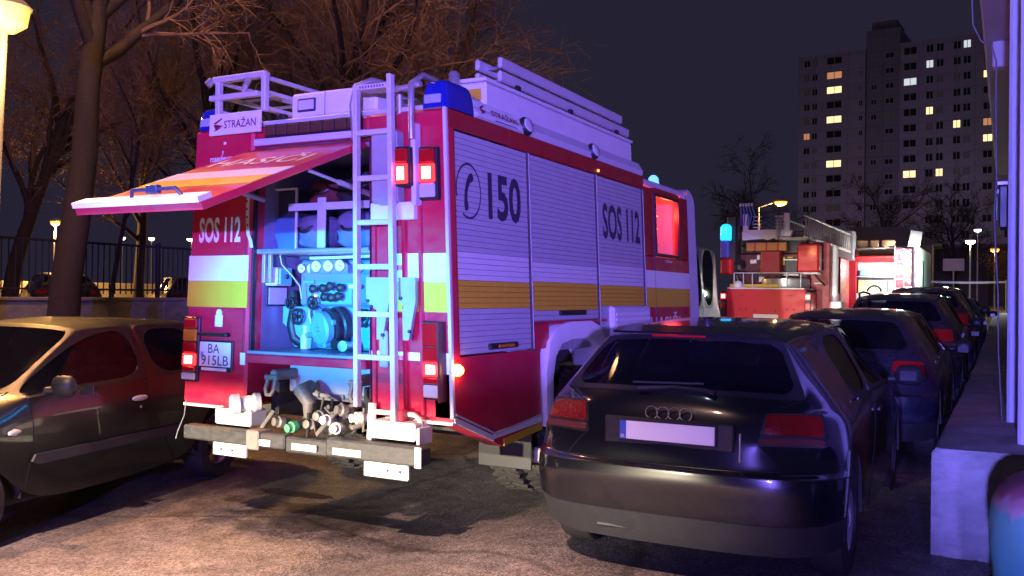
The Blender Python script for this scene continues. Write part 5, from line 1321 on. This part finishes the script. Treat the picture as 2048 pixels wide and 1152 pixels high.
# ------------------------------------------------------------------ ladder truck ahead
LT = thing('ladder_truck', 'red turntable ladder truck seen from behind with lit tail lights', 'fire engine', (-6.03, 27, .26), R(-.5), 'fire service vehicles ahead')
box('rear_body', RED2, LT, -1.16, 1.16, 0, .25, .35, 1.56, b=.02)
box('body', REDD, LT, -1.2, 1.2, .25, 5.6, .5, 1.5, b=.02)
box('deck_edge', WPAINT, LT, -1.12, 1.12, -.02, .6, 1.563, 1.61, b=.01)
for x, z in ((-.72, .98), (-.55, .97), (-.30, .93), (.30, .93), (.62, .98), (.82, .98)): MB().lathe([(.03, 0), (.03, .008)], (x, -.002, z), (0, -1, 0), 10).build('panel_hole', INK, LT)
for x in (-.7, .72): box('panel_slot', INK, LT, x - .08, x + .08, -.004, .004, 1.38, 1.40, b=0)
np_ = box('number_plate', WPAINT, LT, -.34, .38, -.03, -.002, .70, .83, b=.02)
for s_ in (-1, 1):
    h = box('tail_lamp', BLK, LT, s_ * 1.22 - .09, s_ * 1.22 + .09, -.06, .05, .75, 1.50, b=.02)
    box('lamp_lens', LITRED, h, s_ * 1.22 - .08, s_ * 1.22 + .08, -.075, -.058, 1.27, 1.43, b=.02); box('lamp_core', REDCORE, h, s_ * 1.22 - .045, s_ * 1.22 + .045, -.085, -.07, 1.30, 1.40, b=.02)
    box('lamp_lens', REDL if s_ < 0 else LITRED, h, s_ * 1.22 - .06, s_ * 1.22 + .06, -.075, -.058, 1.0, 1.15, b=.02)
for x, y in ((-1.0, 1.1), (1.0, 1.1), (-1.0, 4.7), (1.0, 4.7)): wheel(LT, (x, y, .36), .5, .3, 1 if x > 0 else -1, 6, .55)
MB().lathe([(.68, 0), (.70, .06), (.70, .26), (.62, .30), (.3, .30)], (.35, 1.1, 1.62), (0, 0, 1), 32).build('turntable', ALU, LT, 40)
box('deck', GREY, LT, -1.15, 1.15, .6, 5.0, 1.56, 1.60, b=.01)
box('yellow_bin', YEL, LT, -1.15, .3, .35, .6, 1.62, 1.72, b=.01)
fr_ = box('control_cabinet', REDD, LT, -.28, .30, .55, 1.0, 2.02, 2.72, b=.03)
box('control_cabinet', RED2, LT, .80, 1.42, .45, .95, 2.08, 2.90, b=.05)
box('cabinet_base', WPAINT, LT, .92, 1.40, .45, .9, 2.02, 2.075, b=.01)
box('cable_reel', BLK, LT, .42, .80, .60, .95, 2.0, 2.45, b=.03)
for a in ((.40, .83, 1.98, 2.02), (.40, .83, 2.43, 2.47)): box('reel_frame', WPAINT, LT, a[0], a[1], .56, .60, a[2], a[3], b=.005)
og = MB().box(-.75, .45, .7, 1.1, 2.72, 2.98, b=.02).build('tool_tray', mat('orange_panel', (.55, .20, .04), .5, 0, .15, 5), LT)
for x in (-.48, -.14, .20): box('tray_divider', REDD, og, x - .02, x + .02, .685, .72, 2.72, 2.98, b=0)
MB().prism([(-.86, .7, 3.05), (.55, .7, 3.14), (.62, .7, 3.32), (-.88, .7, 3.30), ], (0, .2, 0)).build('frame_beam', WPAINT, LT)
MB().prism([(-.86, .68, 3.30), (-.10, .68, 3.04), (.55, .68, 3.28), (.55, .68, 3.36), (-.86, .68, 3.36)], (0, .05, 0)).build('frame_beam', CREAM, LT)
for x in (-.80, .42): box('frame_post', WPAINT, LT, x - .06, x + .10, .72, .85, 3.36, 3.85, b=.01)
for z in (3.42, 3.52, 3.62, 3.74):
    box('rung', WPAINT, LT, -.55, -.30, .7, .75, z, z + .03, b=.005); box('rung', WPAINT, LT, .12, .38, .7, .75, z, z + .03, b=.005)
tube('top_rail', BLK, LT, [(-1.9, .9, 3.86), (-.8, .8, 3.88), (.5, .8, 3.92)], .02, 6)
for k in range(5):
    x = -.93 + k * .085
    MB().lathe([(.035, 0), (.04, .06), (.02, .10)], (x, .7, 4.08), (0, 0, 1), 10).build('insulator', mat('insulator_pale', (.6, .62, .75), .4), LT, 40)
    tube('spring', mat('spring_blue', (.10, .18, .55), .4), LT, [(x, .7, 4.08), (x + .02 + .02 * k, .7, 3.8), (x + .02, .7, 3.5)], .022, 6)
# the ladder set lying forward along the truck
lad_ = MB(); BRK = mat('ladder_steel', (.5, .47, .45), .45, .3, .1, 8)
lx0, lx1, zb0, zt0 = .30, 1.10, 3.02, 3.72
for x in (lx0, lx1):
    lad_.box(x - .035, x + .035, .0, 10.0, zb0, zb0 + .09, b=.01); lad_.box(x - .03, x + .03, .0, 10.0, zt0 - .06, zt0, b=.01)
lm = lad_.build('ladder', BRK, LT)
for s_, x in ((0, lx0), (1, lx1)):
    for k in range(25):
        y = .02 + k * .4
        tube('lattice', BRK, lm, [(x, y, zb0 + .08), (x, y + .2, zt0 - .04)], .018, 6); tube('lattice', BRK, lm, [(x, y + .2, zt0 - .04), (x, y + .4, zb0 + .08)], .018, 6)
for k in range(31): tube('ladder_rung', BRK, lm, [(lx0, .2 + k * .31, zb0 + .05), (lx1, .2 + k * .31, zb0 + .05)], .018, 6)
box('ladder_head', GREY, LT, lx0 - .05, lx1 + .12, 8.5, 9.2, 2.75, 3.85, b=.03)
box('superstructure', mat('structure_dark_red', (.10, .012, .015), .5, 0, .3, 4), LT, -1.22, 1.0, 1.15, 2.3, 1.62, 2.66, b=.03)
box('superstructure', BLK, LT, -1.05, .95, 1.3, 2.4, 2.662, 3.35, b=.03)
cb_ = box('cab', RED2, LT, -1.22, 1.22, 5.62, 7.6, .5, 2.75, b=.06)
box('cab_window', CARGLASS, cb_, -1.0, 1.0, 5.605, 5.618, 1.75, 2.5, b=0)
for x in (-1.0, -.72, -.45, .55, .95):
    tube('stanchion', ALUP, LT, [(x, .3, 1.60), (x, .3, 2.05)], .018, 6)
tube('hand_rail', ALUP, LT, [(-1.1, .3, 2.05), (.98, .3, 2.05)], .016, 6)
random.seed(77)
for k in range(14):
    x = random.uniform(-1.0, .7); z = random.uniform(1.7, 2.5)
    box('tool', random.choice((BLK, GREY, REDD, YEL, ALU)), LT, x, x + random.uniform(.06, .2), 1.02, 1.15, z, z + random.uniform(.06, .25), b=.01)
tube('hydraulic_hose', BLK, LT, [(.5, .9, 1.9), (.7, .7, 2.3), (1.3, .6, 2.0), (1.5, 1.0, 1.7)], .03, 7)
tube('hydraulic_hose', BLK, LT, [(-.5, .9, 2.7), (-.9, .6, 2.9), (-1.1, .5, 2.4), (-.95, .6, 1.8)], .03, 7)
# cabin pedestal, blue beacon column at the left and mast post at the right
cl_ = box('beacon_column', BLK, LT, -1.25, -.92, .3, .7, 2.0, 3.78, b=.05)
MB().lathe([(.15, 0), (.17, .05), (.17, .40), (.10, .48), (.01, .5)], (-1.22, .15, 3.02), (0, 0, 1), 20).build('blue_lamp', mat('blue_lamp_lit', (.05, .4, .8), .2, emit=(.02, .55, 1), es=1.6), cl_, 40)
box('lamp_skirt', mat('skirt_blue', (.12, .16, .6), .4), LT, -1.36, -1.10, .05, .3, 2.5, 3.02, b=.02)
box('red_locker', RED2, LT, -1.36, -.98, .05, .25, 2.0, 2.48, b=.05)
box('black_helmet', BLK, LT, -.86, -.60, .1, .3, 2.05, 2.42, b=.07) if 0 else None
MB().lathe([(.17, 0), (.16, .10), (.11, .18), (.02, .21)], (-.80, .12, 2.18), (0, -.3, 1), 18).build('dark_drum', BLK, LT, 50)
MB().lathe([(.13, 0), (.14, .08), (.09, .17), (.01, .2)], (-.82, .1, 1.62), (0, 0, 1), 18).build('white_cap', WPAINT, LT, 50)
tube('support_leg', WPAINT, LT, [(1.62, 2.0, .3), (1.62, 2.0, 2.9)], .10, 12)
box('outrigger', LGREY, LT, 1.35, 1.85, 1.8, 2.3, .25, 1.25, b=.04)
MB().lathe([(.09, 0), (.10, .03), (.01, .05)], (1.62, 1.78, .85), (0, -1, 0), 14).build('work_lamp', LITWHT, LT, 40)
box('mast_panel', REDD, LT, 1.0, 1.56, 1.5, 2.2, .5, 3.0, b=.02)
for z in (1.75, 2.1, 2.45): box('panel_step', LGREY, LT, 1.12, 1.38, 1.46, 1.5, z, z + .04, b=.006)
tl2 = light('lamp_or_added_light', 'POINT', (0, 0, 0), 45, (1, .97, .9), .06); tl2.parent = LT; tl2.location = (1.62, 1.6, .85)

# ------------------------------------------------------------------ second fire engine further ahead
E3 = thing('fire_engine', 'fire engine with red rear ladder and bright floodlight further ahead', 'fire engine', (-3.75, 36, .44), R(-.5), 'fire service vehicles ahead')
box('rear_left', REDD, E3, -1.22, -.95, 0, .5, .6, 3.0, b=.02)
MBg = mat('engine_green_white', (.55, .66, .60), .5, 0, .1, 4)
box('side_body', MBg, E3, .95, 1.22, .3, 5.5, .6, 3.05, b=.02)
box('rear_right', REDD, E3, .35, .95, 0, .4, .6, 3.0, b=.02)
box('rear_inside', mat('engine_inside', (.42, .45, .48), .6, 0, .2, 4), E3, -.95, .35, .45, .5, .6, 2.7, b=0)
box('floor_panel', LGREY, E3, -.95, .35, .0, .45, 1.0, 1.35, b=.01)
box('yellow_panel', mat('pale_yellow', (.62, .62, .30), .5), E3, -.9, .1, .2, .44, 1.37, 1.85, b=.01)
box('shelf', ALU, E3, -.95, .35, .05, .44, 1.95, 2.0, b=.005)
box('blue_case', mat('case_blue', (.18, .32, .48), .5), E3, -.85, -.1, .15, .4, 2.005, 2.25, b=.02)
box('flap', RED2, E3, -.95, .35, -.9, .0, 2.55, 2.60, b=.01, mtx=MX.Translation(V((0, 0, 0))) @ MX.Rotation(R(-12), 4, 'X'))
ld = box('rear_ladder', mat('ladder_red_white', (.6, .35, .32), .4), E3, .38, .42, -.12, -.07, .7, 3.1, b=.005)
box('ladder_rail', MATS['ladder_red_white'], ld, .68, .72, -.12, -.07, .7, 3.0, b=.005)
for k in range(7): box('rung', MATS['ladder_red_white'], ld, .42, .68, -.115, -.08, .9 + k * .32, .93 + k * .32, b=.004)
for k in range(6):
    MB().prism([(.74, -.004, .75 + k * .36), (.93, -.004, .62 + k * .36), (.93, -.004, .78 + k * .36), (.74, -.004, .91 + k * .36)], (0, -.006, 0)).build('chevron', WHT if k % 2 else YEL, E3)
fld = MB().lathe([(.12, 0), (.17, .12), (.17, .16), (.01, .17)], (.74, -.02, 2.75), (.2, -1, -.1), 18).build('floodlight', mat('floodlight_lit', (.9, .9, .9), .3, emit=(1, .97, .92), es=60), E3, 40)
fl_l = light('lamp_or_added_light', 'SPOT', (0, 0, 0), 1500, (1, .97, .9), .1, None, R(150), .6); fl_l.parent = E3; fl_l.location = (.78, -.35, 2.75); fl_l.rotation_euler = (R(70), 0, 0)
fp = light('lamp_or_added_light', 'POINT', (0, 0, 0), 220, (1, .97, .9), .1); fp.parent = E3; fp.location = (.2, -.9, 2.2)
sg_ = light('lamp_or_added_light', 'POINT', (0, 0, 0), 150, (.8, 1, .9), .1); sg_.parent = E3; sg_.location = (2.1, .6, 2.2)
box('raised_lid', mat('lid_grey_green', (.35, .40, .36), .5), E3, .75, 1.15, .2, .25, 3.08, 3.68, b=.01, mtx=MX.Rotation(R(0), 4, 'X') @ MX.Rotation(R(10), 4, 'Y') @ MX.Translation(V((-.5, 0, .1))))
box('roof_rack', CREAM, E3, -1.1, .6, .2, 3.5, 3.0, 3.06, b=.01)
for x, w_ in ((-1.0, .4), (-.5, .3), (-.1, .45)): box('roof_gear', mat('gear_brown', (.30, .18, .08), .6, 0, .2, 5), E3, x, x + w_, .25, .8, 3.065, 3.35, b=.04)
box('roof_case', WPAINT, E3, -1.65, -1.0, -.5, .3, 2.75, 3.55, b=.04); box('case_band', BLK, E3, -1.6, -1.05, -.515, -.501, 3.2, 3.45, b=0)
box('left_post', RED2, E3, -1.5, -1.2, -.3, .2, .5, 2.7, b=.03)
box('window', BLK, E3, 1.215, 1.225, 1.2, 1.9, 1.6, 2.6, b=0)
for x in (-1, 1):
    for y in (1.2, 4.6): wheel(E3, (x * 1.0, y, .45), .5, .3, x, 6, .55)
# cordon tape and far bits
tp_ = MB().grid([[V((x, 44.5 + .05 * k, 2.32 + .02 * ((k - 4) ** 2) * .12 + dz)) for dz in (0, .09)] for k, x in enumerate(lin(-3.0, .25, 8))]).build('cordon_tape', mat('tape_white', (.75, .75, .75), .5), None, 60, fix=False)
tag(tp_, 'white cordon tape stretched across the far end of the street', 'tape')
for k, x in enumerate((-3.05, .28)):
    tube('tape_post', ALUP, None, [(x, 44.5 + .4 * k, .55), (x, 44.5 + .4 * k, 2.5)], .03, 8)
for o_ in [q for q in bpy.data.objects if q.name.startswith('tape_post')]:
    tag(o_, 'thin pole holding the %s end of the cordon tape' % ('left' if o_.name == 'tape_post' else 'right'), 'pole', 'poles of the cordon tape')
nb = thing('notice_board', 'pale notice board standing in the dark at the street end', 'sign', (-2.3, 58, .88))
box('board', mat('board_pale', (.5, .5, .55), .6, 0, .2, 6), nb, -.55, .55, 0, .04, 2.4, 3.1, b=.01); tube('board_post', ALUP, nb, [(0, .06, 0), (0, .06, 2.6)], .04, 8)
